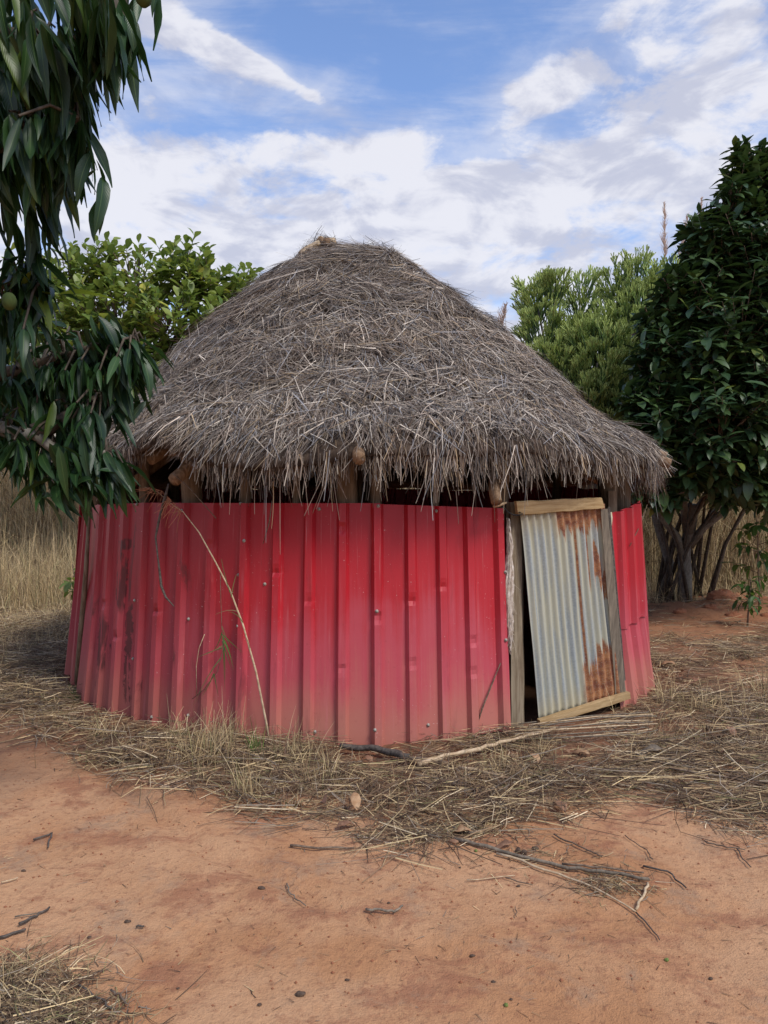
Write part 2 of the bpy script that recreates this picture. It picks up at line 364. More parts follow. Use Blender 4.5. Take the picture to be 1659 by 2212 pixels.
def m_galv():
    m, t, N_, L_, P = newmat('rusty_galvanised'); b = NB(t); o = b.uv(); u, v, _ = b.sep(o)
    sp = b.noise(o, 60, 4, .7, 0, (1, 1.6, 1)); st = b.noise(o, 1, 6, .62, .2, (22, 1.6, 1)); lo = b.noise(o, 4, 5, .65, .6)
    c = b.mix(b.rng(sp, .42, .6), (.25, .285, .30), (.33, .365, .375))
    c = b.mix(b.rng(st, .38, .58, .12, .9), c, (.46, .44, .32))
    edge = b.math('MAXIMUM', b.rng(v, .16, .0), b.rng(v, .84, .97)); c = b.mix(b.math('MULTIPLY', edge, .65), c, (.44, .37, .22))
    # rust: a stained top, a rusty lower right corner, two patches by the stile and a thin vertical run
    j = b.math('MULTIPLY', b.math('SUBTRACT', b.noise(o, 1, 5, .6, .2, (26, 2.2, 1)), .5), .75); j2 = b.math('MULTIPLY', b.math('SUBTRACT', lo, .5), .5)
    vj = b.math('ADD', v, b.math('MULTIPLY', j, .55)); uj = b.math('ADD', u, b.math('MULTIPLY', j2, .3))
    top = b.math('MULTIPLY', b.rng(vj, .875, .895), b.rng(uj, .36, .43))
    low = b.math('MULTIPLY', b.rng(b.math('SUBTRACT', vj, b.math('MULTIPLY', u, .30)), .04, .005), b.rng(uj, .50, .56))
    def patch(cu, cv, ru, rv):
        du = b.math('DIVIDE', b.math('SUBTRACT', uj, cu), ru); dv = b.math('DIVIDE', b.math('SUBTRACT', vj, cv), rv)
        return b.rng(b.math('ADD', b.math('MULTIPLY', du, du), b.math('MULTIPLY', dv, dv)), 1.05, .85)
    pt = b.math('MAXIMUM', patch(.84, .68, .06, .09), patch(.95, .63, .05, .12))
    line = b.math('MULTIPLY', b.rng(b.math('ABSOLUTE', b.math('SUBTRACT', u, b.math('ADD', .60, b.math('MULTIPLY', j2, .02)))), .012, .004), b.rng(v, .08, .2))
    line2 = b.math('MULTIPLY', b.rng(b.math('ABSOLUTE', b.math('SUBTRACT', u, .745)), .010, .003), b.rng(v, .55, .62))
    r = b.math('MAXIMUM', b.math('MAXIMUM', top, low), b.math('MAXIMUM', pt, b.math('MAXIMUM', line, line2)))
    r = b.math('MULTIPLY', r, b.rng(b.noise(o, 90, 3, .7, 0, (1, 1.8, 1)), .36, .46, .45, 1))
    rc = b.mix(b.rng(b.noise(o, 14, 6, .7, 0, (1, 2, 1)), .36, .66), (.20, .062, .030), (.42, .19, .075))
    c = b.mix(r, c, rc)
    L_.new(c, P.inputs['Base Color']); P.inputs['Metallic'].default_value = .0; P.inputs['Roughness'].default_value = .6; P.inputs['Specular IOR Level'].default_value = .5
    L_.new(b.bump(sp, .15, .003), P.inputs['Normal']); return m
M_galv = m_galv()
def m_flat(name, c1, c2, scale=20, rough=.8, spec=.3):
    m, t, N_, L_, P = newmat(name); b = NB(t)
    L_.new(b.mix(b.rng(b.noise(b.obj(), scale, 5, .65), .35, .65), c1, c2), P.inputs['Base Color']); P.inputs['Roughness'].default_value = rough
    P.inputs['Specular IOR Level'].default_value = spec; return m
M_screw = m_flat('screw_metal', (.22, .20, .16), (.42, .40, .34), 60, .5, .5)
M_cloth = m_flat('frayed_cloth', (.42, .33, .26), (.66, .58, .5), 30, .95)
M_cream = m_flat('cream_strip', (.48, .42, .27), (.62, .57, .42), 12, .9)
M_rope = m_flat('black_cord', (.015, .015, .016), (.03, .03, .032), 60, .8)
M_undert = m_flat('thatch_core', (.045, .032, .024), (.10, .072, .052), 22, 1.0, .1)
M_dryleaf = m_flat('dry_leaf', (.17, .085, .05), (.34, .19, .11), 25, .75)
M_tanleaf = m_flat('tan_leaf', (.36, .2, .1), (.5, .32, .18), 25, .75)
M_pod = m_flat('dark_pod', (.05, .032, .022), (.14, .09, .06), 30, .8)
M_nut = m_flat('green_nut', (.10, .14, .03), (.2, .23, .06), 60, .7)
M_mangofruit = m_flat('unripe_mango', (.03, .05, .012), (.06, .08, .022), 8, .75, .15)
def m_leaf(name, dark, lite, midrib, spec=.45, rough=.42, transl=.25, veins=18):
    m, t, N_, L_, P = newmat(name); b = NB(t); o = b.uv(); u, v, _ = b.sep(o); r = b.rnd()
    c = b.mix(b.rng(r, 0, 1), dark, lite)
    au = b.math('ABSOLUTE', b.math('SUBTRACT', u, .5))
    w = b.math('SINE', b.math('MULTIPLY', b.math('SUBTRACT', v, b.math('MULTIPLY', au, .35)), veins * 6.283))
    c = b.mix(b.rng(r, .93, .97, 0, .6), c, (lite[0] * 2.2 + .05, lite[1] * 1.6 + .04, lite[2])); c = b.mix(b.rng(w, .75, 1, 0, .10), c, midrib)
    c = b.mix(b.rng(b.noise(b.pos(), 60, 4, .7), .66, .74, 0, .5), c, (.09, .07, .04))
    c = b.mix(b.rng(au, .045, .015, 0, .85), c, midrib)
    c = b.mix(b.rng(b.noise(b.pos(), 3.0, 3), .35, .7, 0, .45), c, tuple(x * .6 for x in dark))
    L_.new(c, P.inputs['Base Color']); P.inputs['Roughness'].default_value = rough; P.inputs['Specular IOR Level'].default_value = spec
    L_.new(b.bump(w, .12, .002), P.inputs['Normal'])
    tr = N_.new('ShaderNodeBsdfTranslucent'); L_.new(b.mix(.5, c, (lite[0] * 1.5, lite[1] * 1.6, lite[2]), 'MIX'), tr.inputs[0])
    mx = N_.new('ShaderNodeMixShader'); mx.inputs[0].default_value = transl; L_.new(P.outputs[0], mx.inputs[1]); L_.new(tr.outputs[0], mx.inputs[2])
    L_.new(mx.outputs[0], N_['Material Output'].inputs[0]); return m
M_mango = m_leaf('mango_leaf', (.010, .032, .011), (.032, .080, .020), (.10, .17, .05), .4, .40, .2)
M_young = m_leaf('young_mango_leaf', (.10, .17, .02), (.19, .25, .03), (.3, .3, .08), .4, .45, .35)
M_cashew = m_leaf('cashew_leaf', (.10, .175, .035), (.29, .35, .085), (.24, .27, .09), .4, .45, .32, 10)
M_dark = m_leaf('dark_tree_leaf', (.022, .054, .020), (.075, .130, .038), (.06, .10, .04), .45, .42, .12, 10)
M_sapling = m_leaf('sapling_leaf', (.03, .08, .02), (.08, .16, .03), (.1, .18, .05), .3, .5, .3, 8)
def m_pencil():
    m, t, N_, L_, P = newmat('pencil_twig'); b = NB(t); a = N_.new('ShaderNodeVertexColor'); a.layer_name = 'Col'
    c = b.mix(1.0, a.outputs[0], b.mix(b.rnd(), (.75, .75, .75), (1.25, 1.2, 1.1)), 'MULTIPLY')
    L_.new(c, P.inputs['Base Color']); P.inputs['Roughness'].default_value = .6; return m
M_pencil = m_pencil()

# ------------------------------------------------------------------ ground sheet
def spaced(lo, hi, fine_lo, fine_hi, step):
    a = list(np.arange(fine_lo, fine_hi, step)); s = step; v = a[-1]
    while v < hi: s *= 1.13; v += s; a.append(v)
    s = step; v = a[0]; pre = []
    while v > lo: s *= 1.13; v -= s; pre.append(v)
    return np.array(pre[::-1] + a)
gx = spaced(-420, 420, -3.6, 4.4, .021); gy = spaced(-120, 900, 1.6, 6.4, .019)
GX, GY = np.meshgrid(gx, gy); GZ = gz(GX, GY)
nx, ny = len(gx), len(gy); idx = np.arange(nx * ny).reshape(ny, nx)
Fg = np.stack([idx[:-1, :-1], idx[:-1, 1:], idx[1:, 1:], idx[1:, :-1]], -1).reshape(-1, 4)
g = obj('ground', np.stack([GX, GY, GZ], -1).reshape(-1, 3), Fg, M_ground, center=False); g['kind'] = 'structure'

# ------------------------------------------------------------------ hut: walls
R_TOP, R_BOT, H_WALL = 2.50, 2.60, 1.515
hut = empty('round_hut', (CX, CY, 0), 'round hut walled with faded red metal sheets under a shaggy grey-brown thatched roof', 'hut')
def phi_of(x, Rr=2.55):
    a = (x - 829.5) / FPX; lo, hi = -1.15, 1.15
    for _ in range(50):
        m_ = (lo + hi) / 2
        v = (CX + Rr * math.sin(m_)) / (CY - Rr * math.cos(m_)) - a
        if v < 0: lo = m_
        else: hi = m_
    return (lo + hi) / 2
RIBS = [phi_of(x) for x in (213, 236, 264, 304, 342, 390, 453, 525, 598, 667, 740, 815, 888, 955, 1015, 1080)]
RIBSR = [phi_of(x) for x in (1336, 1358, 1376)]
BACKR = list(np.arange(phi_of(1388) + .05, 2 * math.pi + phi_of(178) - .05, .079))
def wallpt(ph, z, off=0.0):
    rr = R_BOT + (R_TOP - R_BOT) * min(max(z / H_WALL, 0), 1) + off
    return (CX + rr * math.sin(ph), CY - rr * math.cos(ph), z)
def rib_h(ph, ribs):
    h = 0
    for r0 in ribs:
        d = abs(ph - r0) * 2.55
        h = max(h, .036 * min(max((.041 - d) / .019, 0), 1))
    return h
DENTS = [(phi_of(x), at(x, y, 5.0).z, a_) for x, y, a_ in ((739, 1140, .016), (815, 1325, .02), (887, 1290, .018), (953, 1262, .014), (1017, 1380, .018), (667, 1290, .014), (598, 1232, .020), (453, 1180, .012), (888, 1420, .014), (342, 1330, .02), (264, 1400, .02), (236, 1330, .02), (1015, 1445, .014), (740, 1430, .012))]
def sheet(name, p0, p1, ribs, z0f, z1f, off=0.0, seed=0, tilt=None, label=None):
    br = set(np.arange(p0, p1, .0105).tolist() + [p1])
    for r0 in ribs:
        for dd in (-.041, -.022, .022, .041):
            q = r0 + dd / 2.55
            if p0 < q < p1: br.add(q)
        for q in list(br):
            pass
    ph = sorted(br); ph = [ph[0]] + [b_ for a_, b_ in zip(ph[:-1], ph[1:]) if b_ - a_ > .0012]
    rows = 52; V = []; U = []; rr = random.Random(seed)
    for j in range(rows + 1):
        t = j / rows
        for q in ph:
            s = (q - p0) / (p1 - p0); z = z0f(s) * (1 - t) + z1f(s) * t
            o = off + rib_h(q, ribs) + float(.010 * (fbm(q * 5 + seed * 3, z * 1.6, 2, seed + 50) - .375))
            if tilt: o += tilt(s, t)
            for dq, dz_, da in DENTS:
                if abs(q - dq) < .035 and abs(z - dz_) < .10: o -= da * math.exp(-((q - dq) / .011) ** 2) * max(0, 1 - abs(z - dz_) / .035)
            V.append(wallpt(q, z, o)); U.append((q * 2.55 / 3, z))
    n = len(ph); F = [(j * n + i, j * n + i + 1, (j + 1) * n + i + 1, (j + 1) * n + i) for j in range(rows) for i in range(n - 1)]
    V = np.array(V)
    # dents: short creases across crests
    o_ = obj(name, V, F, M_red, hut, uv=np.array(U), smooth=False)
    md = o_.modifiers.new('thickness', 'SOLIDIFY'); md.thickness = .0015; md.offset = -1
    if label: o_['label'] = label
    return o_
def zb_at(x, y):        # height of the wall foot seen at that place
    q = phi_of(x, R_BOT); Y = CY - R_BOT * math.cos(q); return at(x, y, Y).z
lin = lambda a, b_: (lambda s: a + (b_ - a) * s)
pe = phi_of
S = {}
S['a'] = sheet('wall_sheet', pe(152), pe(192), [pe(160), pe(176)], lin(.10, .03), lin(1.42, 1.50), -.02, 1, lambda s, t: .06 * (1 - t) * (1 - s), 'narrow bent red sheet at the left edge')
S['b'] = sheet('wall_sheet', pe(192), pe(306), [r_ for r_ in RIBS if r_ < pe(300)], lambda s: .04 - .03 * s, lin(1.49, H_WALL), .012, 2, lambda s, t: .05 * (1 - t) ** 2 * (1 - s), 'dented dull red sheet with black stains')
S['c'] = sheet('wall_sheet', pe(303), pe(530), RIBS, lin(-.02, -.02), lin(H_WALL, H_WALL), .002, 3)
S['d'] = sheet('wall_sheet', pe(520), pe(822), RIBS, lin(-.02, -.02), lin(H_WALL, H_WALL), .010, 4)
S['e'] = sheet('wall_sheet', pe(808), pe(1094), RIBS, lin(-.01, .04), lin(H_WALL - .005, H_WALL - .035), .017, 5)
S['f'] = sheet('wall_sheet', pe(1312), pe(1386), RIBSR, lin(.56, .62), lin(1.43, 1.53), .03, 6, lambda s, t: .012 * t, 'upper red sheet right of the door')
S['g'] = sheet('wall_sheet', pe(1314), pe(1390), RIBSR, lin(-.03, .02), lin(.64, .66), .012, 7, lambda s, t: .05 * (1 - t), 'faded pink lower sheet right of the door')
pb = np.linspace(pe(1384), 2 * math.pi + pe(156), 11)
for i in range(10):
    sheet('wall_sheet', pb[i], pb[i + 1] + .01, BACKR, lin(-.02, -.02), lin((1.47, 1.50)[i % 2] if i in (0, 9) else 1.64 + .02 * (i % 3), 1.50 if i in (0, 9) else 1.66 - .02 * (i % 2)), .004 * (i % 2), 20 + i)
# screws with washers
def screw_mesh():
    V = []; F = []; n = 8
    for r_, z in ((.0115, 0), (.0115, .003), (.0062, .0045), (.0062, .009), (.0025, .0105)):
        for k in range(n): t = 2 * math.pi * k / n; V.append((r_ * math.cos(t), r_ * math.sin(t), z))
    for j in range(4):
        for k in range(n): F.append((j * n + k, j * n + (k + 1) % n, (j + 1) * n + (k + 1) % n, (j + 1) * n + k))
    F += [(4 * n, 4 * n + 1, 4 * n + 2, 4 * n + 3), (4 * n, 4 * n + 3, 4 * n + 4, 4 * n + 5), (4 * n, 4 * n + 5, 4 * n + 6, 4 * n + 7)]
    m = fast_mesh('screw', np.array(V), np.array(F)); m.materials.append(M_screw); return m
SM = screw_mesh()
def screw(x, y, par_, off):
    q = phi_of(x); Y = CY - 2.55 * math.cos(q); z = at(x, y, Y).z
    q = phi_of(x, R_BOT + (R_TOP - R_BOT) * z / H_WALL)
    ribs = RIBS if x < 1200 else RIBSR
    p = Vector(wallpt(q, z, off + rib_h(q, ribs) + .0015)); nrm = Vector((math.sin(q), -math.cos(q), .06))
    o = bpy.data.objects.new('screw', SM); o.matrix_basis = Matrix.Translation(p) @ nrm.to_track_quat('Z', 'Y').to_matrix().to_4x4()
    link(o, par_)
for x, y, k in ((230, 1285, 'b'), (264, 1137, 'b'), (299, 1090, 'b'), (293, 1297, 'b'), (289, 1420, 'b'), (401, 1103, 'c'), (407, 1337, 'c'), (405, 1540, 'c'), (521, 1088, 'c'), (518, 1242, 'c'), (519, 1350, 'c'),
                (573, 1262, 'd'), (534, 1168, 'd'), (816, 1093, 'e'), (813, 1318, 'e'), (809, 1567, 'e'), (940, 1104, 'e'), (924, 1560, 'e'), (1083, 1100, 'e'), (1084, 1379, 'e'), (1083, 1235, 'e'), (1372, 1118, 'f'), (335, 1540, 'c'), (690, 1100, 'd'), (680, 1575, 'd')):
    screw(x, y, S[k], {'a': 0, 'b': .012, 'c': .002, 'd': .010, 'e': .017, 'f': .045}[k])

# posts behind the sheets
def post(x, w, rr=2.40, z1=1.95, mat=M_post, z0=-.05, seed=0, name='post'):
    q = phi_of(x, rr) if abs(x) < 5000 else x / 1e4
    p = Vector((CX + rr * math.sin(q), CY - rr * math.cos(q), z0)); rad = w / FPX * p.y / 2
    V, F = tube(bend_pts(p, p + Vector((0, 0, z1 - z0)), 8, .008, seed), [rad * (1 + .08 * math.sin(i * 2.1 + seed)) for i in range(8)], 9, .06, seed)
    return obj(name, V, F, mat, hut)
for i, (x, w) in enumerate(((207, 26), (311, 22), (414, 44), (531, 24), (748, 46), (812, 26), (940, 14), (1087, 26), (1316, 34), (1355, 30), (1374, 20), (640, 16))):
    post(x, w, 2.38 if i % 2 else 2.41, 2.0, seed=i)
for i, q in enumerate(np.linspace(1.35, 2 * math.pi - 1.35, 11)):
    p = Vector((CX + 2.42 * math.sin(q), CY - 2.42 * math.cos(q), -.05))
    V, F = tube(bend_pts(p, p + Vector((0, 0, 2.0)), 6, .01, 40 + i), [.05] * 6, 7, .08, i); obj('post', V, F, M_post, hut)
ctr = Vector((CX, CY, 0)); V, F = tube(bend_pts(ctr, ctr + Vector((-.12, 0, 3.6)), 6, .02, 3), [.07] * 6, 9, .06, 3); obj('post', V, F, M_post, hut)
# wall plate poles, just under the eave
qs = np.linspace(-math.pi, math.pi, 17)
for i in range(16):
    a = Vector((CX + 2.47 * math.sin(qs[i] - .03), CY - 2.47 * math.cos(qs[i] - .03), 1.86 + .02 * (i % 2))); b_ = Vector((CX + 2.47 * math.sin(qs[i + 1] + .03), CY - 2.47 * math.cos(qs[i + 1] + .03), 1.86 + .02 * ((i + 1) % 2)))
    V, F = tube(bend_pts(a, b_, 5, .012, 60 + i), [.038] * 5, 8, .08, i); obj('beam', V, F, M_log, hut)
# rafters
def rafter(end, r0=.04, r1=.038, seed=0, top=None):
    top = end.lerp(Vector((CX - .15, CY, 2.85 if end.x > .9 else 3.1)), .85) or Vector((CX - .15, CY, 3.32)); V, F = tube(bend_pts(end, top, 7, .012, seed), [r1 + (r0 - r1) * i / 6 for i in range(7)], 9, .05, seed); return obj('rafter', V, F, M_log, hut)
rafter(at(776, 991, 4.52), .03, .040, 1)
rafter(at(377, 1036, 5.05), .03, .046, 2)
rafter(at(127, 1041, 6.35), .03, .040, 3)
rafter(at(280, 1046, 5.55), .03, .034, 4)
rafter(at(1420, 1001, 6.3), .03, .045, 5)
rafter(at(1440, 984, 6.5), .03, .03, 6)
for i, q in enumerate(np.linspace(1.55, 2 * math.pi - 1.55, 9)): rafter(Vector((CX + 2.8 * math.sin(q), CY - 2.7 * math.cos(q), 1.70)), .03, .035, 10 + i)
for i, q in enumerate((-.55, -.2, .62)): rafter(Vector((CX + 2.62 * math.sin(q), CY - 2.62 * math.cos(q), 1.80)), .03, .034, 30 + i)
# short log end hanging by the door
V, F = tube([at(1066, 1035, 4.95), at(1068, 1060, 4.86), at(1073, 1085, 4.80)], [.033, .036, .036], 12, .03, 5); obj('rafter', V, F, M_log, hut)
V, F = tube([at(1400, 985, 6.2), at(1420, 992, 6.1), at(1447, 1002, 6.05)], [.04, .042, .04], 10, .05, 6); obj('rafter', V, F, M_log, hut)

# ------------------------------------------------------------------ hut: thatch
PR = np.array([(0, 3.86, -.14), (.20, 3.86, -.14), (.42, 3.80, -.16), (.68, 3.69, -.15), (.95, 3.50, -.13), (1.26, 3.24, -.14), (1.55, 3.00, -.09), (1.84, 2.74, -.03), (2.12, 2.46, 0), (2.40, 2.24, 0), (2.66, 2.03, 0), (2.78, 1.90, 0), (2.80, 1.80, 0)])
seglen = np.concatenate([[0], np.cumsum(np.hypot(np.diff(PR[:, 0]), np.diff(PR[:, 1])))]); ST = seglen[-1]
def eave_lift(ph):   # the notch on the left where the thatch has slipped
    return .14 * np.exp(-((ph - phi_of(335, 2.75)) / .085) ** 2) + .03 * np.sin(ph * 7) + .02 * np.sin(ph * 17 + 1)
def roof(ph, s, off=0.0):
    ph = np.asarray(ph, float); s = np.asarray(s, float)
    r = np.interp(s, seglen, PR[:, 0]); z = np.interp(s, seglen, PR[:, 1]); xo = np.interp(s, seglen, PR[:, 2])
    k = s / ST
    r = r * (1 + .018 * np.sin(ph * 3 + 1) * k); z = z + eave_lift(ph) * np.clip((k - .8) / .2, 0, 1)
    lump = (fbm(np.cos(ph) * 2.5 * (k + .3) + 9, np.sin(ph) * 2.5 * (k + .3) + s * 2, 3, 77) - .44) * .16 * np.clip(k * 4, 0, 1)
    bump_ = .16 * np.exp(-(((r * np.sin(ph) + .24) / .17) ** 2 + ((r * np.cos(ph)) / .25) ** 2))
    wR = np.clip(np.sin(ph) * .8 + .5, 0, 1)
    dz = np.interp(k, [0, .12, .2, .35, .6, .8, .93, 1], [0, .0, .015, .05, .10, .12, .06, 0]) * wR + np.interp(k, [0, .2, .35, .5, .7, 1], [0, .05, .08, .11, .11, 0]) * (1 - wR)
    z = z - dz - .16 * np.clip((k - .6) / .4, 0, 1) * np.clip(-np.cos(ph) * 1.5, 0, 1)
    nz = .75; rr = r + (lump + off) * .65
    return np.stack([CX + xo + rr * np.sin(ph), CY - rr * np.cos(ph), z + (lump + off) * nz + bump_], -1)
def roof_frame(ph, s):
    e = .01; p = roof(ph, s); ts = roof(ph, s + e) - roof(ph, s - e); tp = roof(ph + e, s) - roof(ph - e, s)
    ts /= np.linalg.norm(ts, axis=1, keepdims=True); tp /= (np.linalg.norm(tp, axis=1, keepdims=True) + 1e-9)
    n = np.cross(tp, ts); n /= (np.linalg.norm(n, axis=1, keepdims=True) + 1e-9); n *= np.sign((n * np.stack([np.sin(ph), -np.cos(ph), np.ones_like(ph)], -1)).sum(1))[:, None]
    return p, ts, tp, n
np_, ns_ = 180, 60
phg = np.linspace(-math.pi, math.pi, np_ + 1)[:-1]; V = []
for s in np.linspace(.0, ST, ns_): V.append(roof(phg, np.full(np_, s), -.035))
for r_, z_ in ((2.66, 1.78), (2.45, 1.88), (1.8, 2.22), (1.2, 2.72), (.6, 3.2), (.02, 3.4)):
    V.append(np.stack([CX + r_ * np.sin(phg), CY - r_ * np.cos(phg), z_ + eave_lift(phg) * (r_ > 2.4) - .14 * (r_ > 2.4) * np.clip(-np.cos(phg) * 1.5, 0, 1)], -1))
V = np.vstack(V); nr = ns_ + 6
F = [(j * np_ + i, j * np_ + (i + 1) % np_, (j + 1) * np_ + (i + 1) % np_, (j + 1) * np_ + i) for j in range(nr - 1) for i in range(np_)]
roof_o = obj('roof', V, F, M_undert, hut)

PAL = np.array([(.165, .130, .105), (.105, .072, .050), (.26, .205, .160), (.36, .30, .235), (.215, .205, .20), (.31, .225, .135), (.50, .43, .345), (.060, .042, .030)])
PW = np.array([.22, .22, .15, .12, .09, .06, .05, .09])
def pick(n, w=PW, pal=PAL, var=.2): return pal[rng.choice(len(pal), n, p=w / w.sum())] * (1 + var * rng.standard_normal((n, 1))).clip(.4, 1.7)
def samp_phi(n):
    a = rng.uniform(-1.75, 1.75, int(n * .8)); b_ = rng.uniform(1.75, 2 * math.pi - 1.75, n - len(a)); return np.concatenate([a, b_])
def straws(n_cl, per, lo, hi, spread, angsd, lift=(.0, .03), up=.07, wlo=.0036, whi=.0078, srange=(0, 1), horiz=0.0, w=PW):
    ph = samp_phi(n_cl); s = np.sqrt(rng.uniform(srange[0] ** 2, srange[1] ** 2, n_cl)) * (ST - .20) + .01
    al = (fbm(ph * 2.6 + 5, s * 2.4, 2, 41) - .375) * 2.3 + rng.normal(0, angsd, n_cl)
    al += horiz * np.sign(fbm(ph * 1.5, s * 2, 2, 15) - .38) * np.clip(1.3 - s / ST * 3, 0, 1)
    al *= np.clip((.97 - s / ST) * 4.5, .5, 1)
    cshade = 1 + .26 * rng.standard_normal(n_cl)
    i = np.repeat(np.arange(n_cl), per); n = len(i)
    rr = np.interp(s[i], seglen, PR[:, 0]).clip(.15)
    ao = rng.normal(0, spread, n); so = rng.normal(0, spread * 1.3, n)
    ca, sa = np.cos(al[i]), np.sin(al[i])
    ps = (s[i] + so * ca - ao * sa).clip(.005, ST - .16); pp = ph[i] + (so * sa + ao * ca) / rr
    p, ts, tp, nn = roof_frame(pp, ps)
    bl_ = np.clip((ps / ST - .72) * 4, 0, 1)
    a2 = al[i] + rng.normal(0, .16, n)
    d = ts * np.cos(a2)[:, None] + tp * np.sin(a2)[:, None] + nn * rng.normal(up, .05, n)[:, None]
    p = p + nn * rng.uniform(lift[0], lift[1], n)[:, None] - d * 0.05
    d = d + np.array([0, 0, -1.0]) * (bl_ * rng.uniform(.0, .35, n))[:, None]
    L_ = rng.uniform(lo, hi, n); W_ = rng.uniform(wlo, whi, n)
    bend = tp * rng.normal(0, .12, n)[:, None] + nn * rng.normal(-.10, .08, n)[:, None]
    N2 = nn + rng.normal(0, .35, (n, 3))
    c = pick(n, w) * cshade[i].clip(.5, 1.6)[:, None]
    return ribbons(p, d, L_, W_, N2, bend, c)
parts = [straws(3300, 18, .08, .24, .045, .45, (-.02, .02), .06, horiz=.9),
         straws(1500, 14, .12, .32, .04, .8, (.0, .04), .09, horiz=1.1),
         straws(260, 26, .25, .5, .04, .75, (.02, .05), .04, srange=(.0, .45), horiz=1.2),
         straws(15000, 1, .08, .34, .03, 1.5, (.01, .045), .10, w=np.array([.2, .05, .2, .2, .15, .05, .15, .0]))]
V, F, C = joinc(parts); obj('thatch_straw', V, F, M_thatch, roof_o, colr=C, kind='stuff')
# eave fringe
def fringe(n, lo, hi, sstart, w, outw, sd):
    ph = samp_phi(n); cl = np.floor(ph * 26); jit = vn2(cl, cl * .37, 5) * .6 + .4 * vn2(ph * 40, ph * 0, 8)
    s = ST - rng.uniform(0, sstart, n)
    p, ts, tp, nn = roof_frame(ph, s)
    outd = np.stack([np.sin(ph), -np.cos(ph), np.zeros(n)], -1)
    d = ts * rng.uniform(.3, .9, n)[:, None] + np.array([0, 0, -1.0]) + outd * rng.normal(outw, .10, n)[:, None] + tp * ((jit - .5) * .5 + rng.normal(0, sd, n))[:, None]
    nlen = .24 + .50 * fbm(ph * 5, ph * 0 + 3, 3, 61) + .55 * vn2(ph * 22, ph * 0, 67) ** 3 - .35 * np.exp(-((ph - phi_of(335, 2.75)) / .09) ** 2)
    L_ = rng.uniform(lo, hi, n) * nlen
    p = p - nn * rng.uniform(0, .13, n)[:, None] 
    return ribbons(p, d, L_, rng.uniform(.004, .0075, n), outd + rng.normal(0, .4, (n, 3)), np.array([0, 0, -.12]) + rng.normal(0, .12, (n, 3)), pick(n) * (.55 + .9 * vn2(ph * 60, ph * 0, 69))[:, None], 2)
parts = [fringe(7500, .12, .25, .26, 1, .03, .24), fringe(2600, .16, .34, .12, 1, .05, .35), fringe(260, .3, .5, .1, 1, .05, .2)]
# leaning pole showing in the open joint between the two leftmost sheets
def wq(x, y, off): q = phi_of(x, 2.58); return at(x, y, CY - (2.58 + off) * math.cos(q))
V, F = tube([wq(193, 1105, .03), wq(186, 1230, .035), wq(176, 1360, .04), wq(166, 1500, .05)], [.012, .018, .024, .03], 8, .08, 9); obj('post', V, F, M_post, hut)['label'] = 'dark leaning pole in the open joint of the leftmost sheets'
# stray strands that dangle over the red sheets
pts_ = []; 
for x, y0, y1 in ((590, 1040, 1145), (605, 1040, 1190), (575, 1050, 1170), (500, 1030, 1105), (552, 1030, 1110), (640, 1040, 1100), (660, 1040, 1110), (470, 1020, 1090), (985, 1060, 1130), (1058, 880, 1080), (720, 1030, 1100), (615, 1030, 1095)):
    q = phi_of(x, 2.72); pts_.append((q, at(x, y0, CY - 2.72 * math.cos(q)), at(x + rng.uniform(-14, 14), y1, CY - 2.68 * math.cos(q))))
P0 = np.array([tuple(a[1]) for a in pts_]); P1 = np.array([tuple(a[2]) for a in pts_]); LL = np.linalg.norm(P1 - P0, axis=1)
parts.append(ribbons(P0, P1 - P0, LL, np.full(len(P0), .005), np.tile([0, -1., 0], (len(P0), 1)), rng.normal(0, .05, (len(P0), 3)), pick(len(P0)) * 1.3, 4))
V, F, C = joinc(parts); obj('thatch_fringe', V, F, M_thatch, roof_o, colr=C, kind='stuff')
# weathered slabs of bark at the peak
def slab(p, d, nrm, L_, W_, th, seed):
    d = Vector(d).normalized(); nrm = Vector(nrm); s_ = d.cross(nrm).normalized(); n_ = s_.cross(d).normalized(); p = Vector(p); r_ = random.Random(seed)
    V = []; F = []
    for i in range(6):
        t = i / 5; w_ = W_ * (.6 + .4 * math.sin(math.pi * (t * .75 + .15))) * r_.uniform(.85, 1.1)
        for k, (a, b__) in enumerate(((-1, 0), (0, .35), (1, 0), (1, -.3), (0, 0), (-1, -.3))):
            V.append(p + d * L_ * t + s_ * a * w_ / 2 + n_ * (b__ * W_ * .5 - (th if k > 2 else 0)) + Vector((r_.uniform(-1, 1), r_.uniform(-1, 1), r_.uniform(-1, 1))) * .004)
    for i in range(5):
        for k in range(6): F.append((i * 6 + k, i * 6 + (k + 1) % 6, (i + 1) * 6 + (k + 1) % 6, (i + 1) * 6 + k))
    F += [(0, 5, 4, 1), (1, 4, 3, 2), (30, 31, 34, 35), (31, 32, 33, 34)]
    return np.array([tuple(v) for v in V]), np.array(F)
for i, (x, y, dx, dz, L_, W_) in enumerate(((648, 552, .75, .45, .22, .10), (672, 545, .6, .7, .17, .09), (688, 545, .2, 1, .15, .08), (705, 545, .0, 1, .13, .07), (722, 548, -.15, 1, .15, .07), (738, 552, -.5, .8, .12, .08))):
    V, F = slab(at(x, y, 7.15 + .06 * (i % 3)), (dx, 0, dz), (0, -1, .3), L_, W_, .02, i); obj('bark_slab', V, F, M_log if i % 2 else M_paletwig, roof_o)

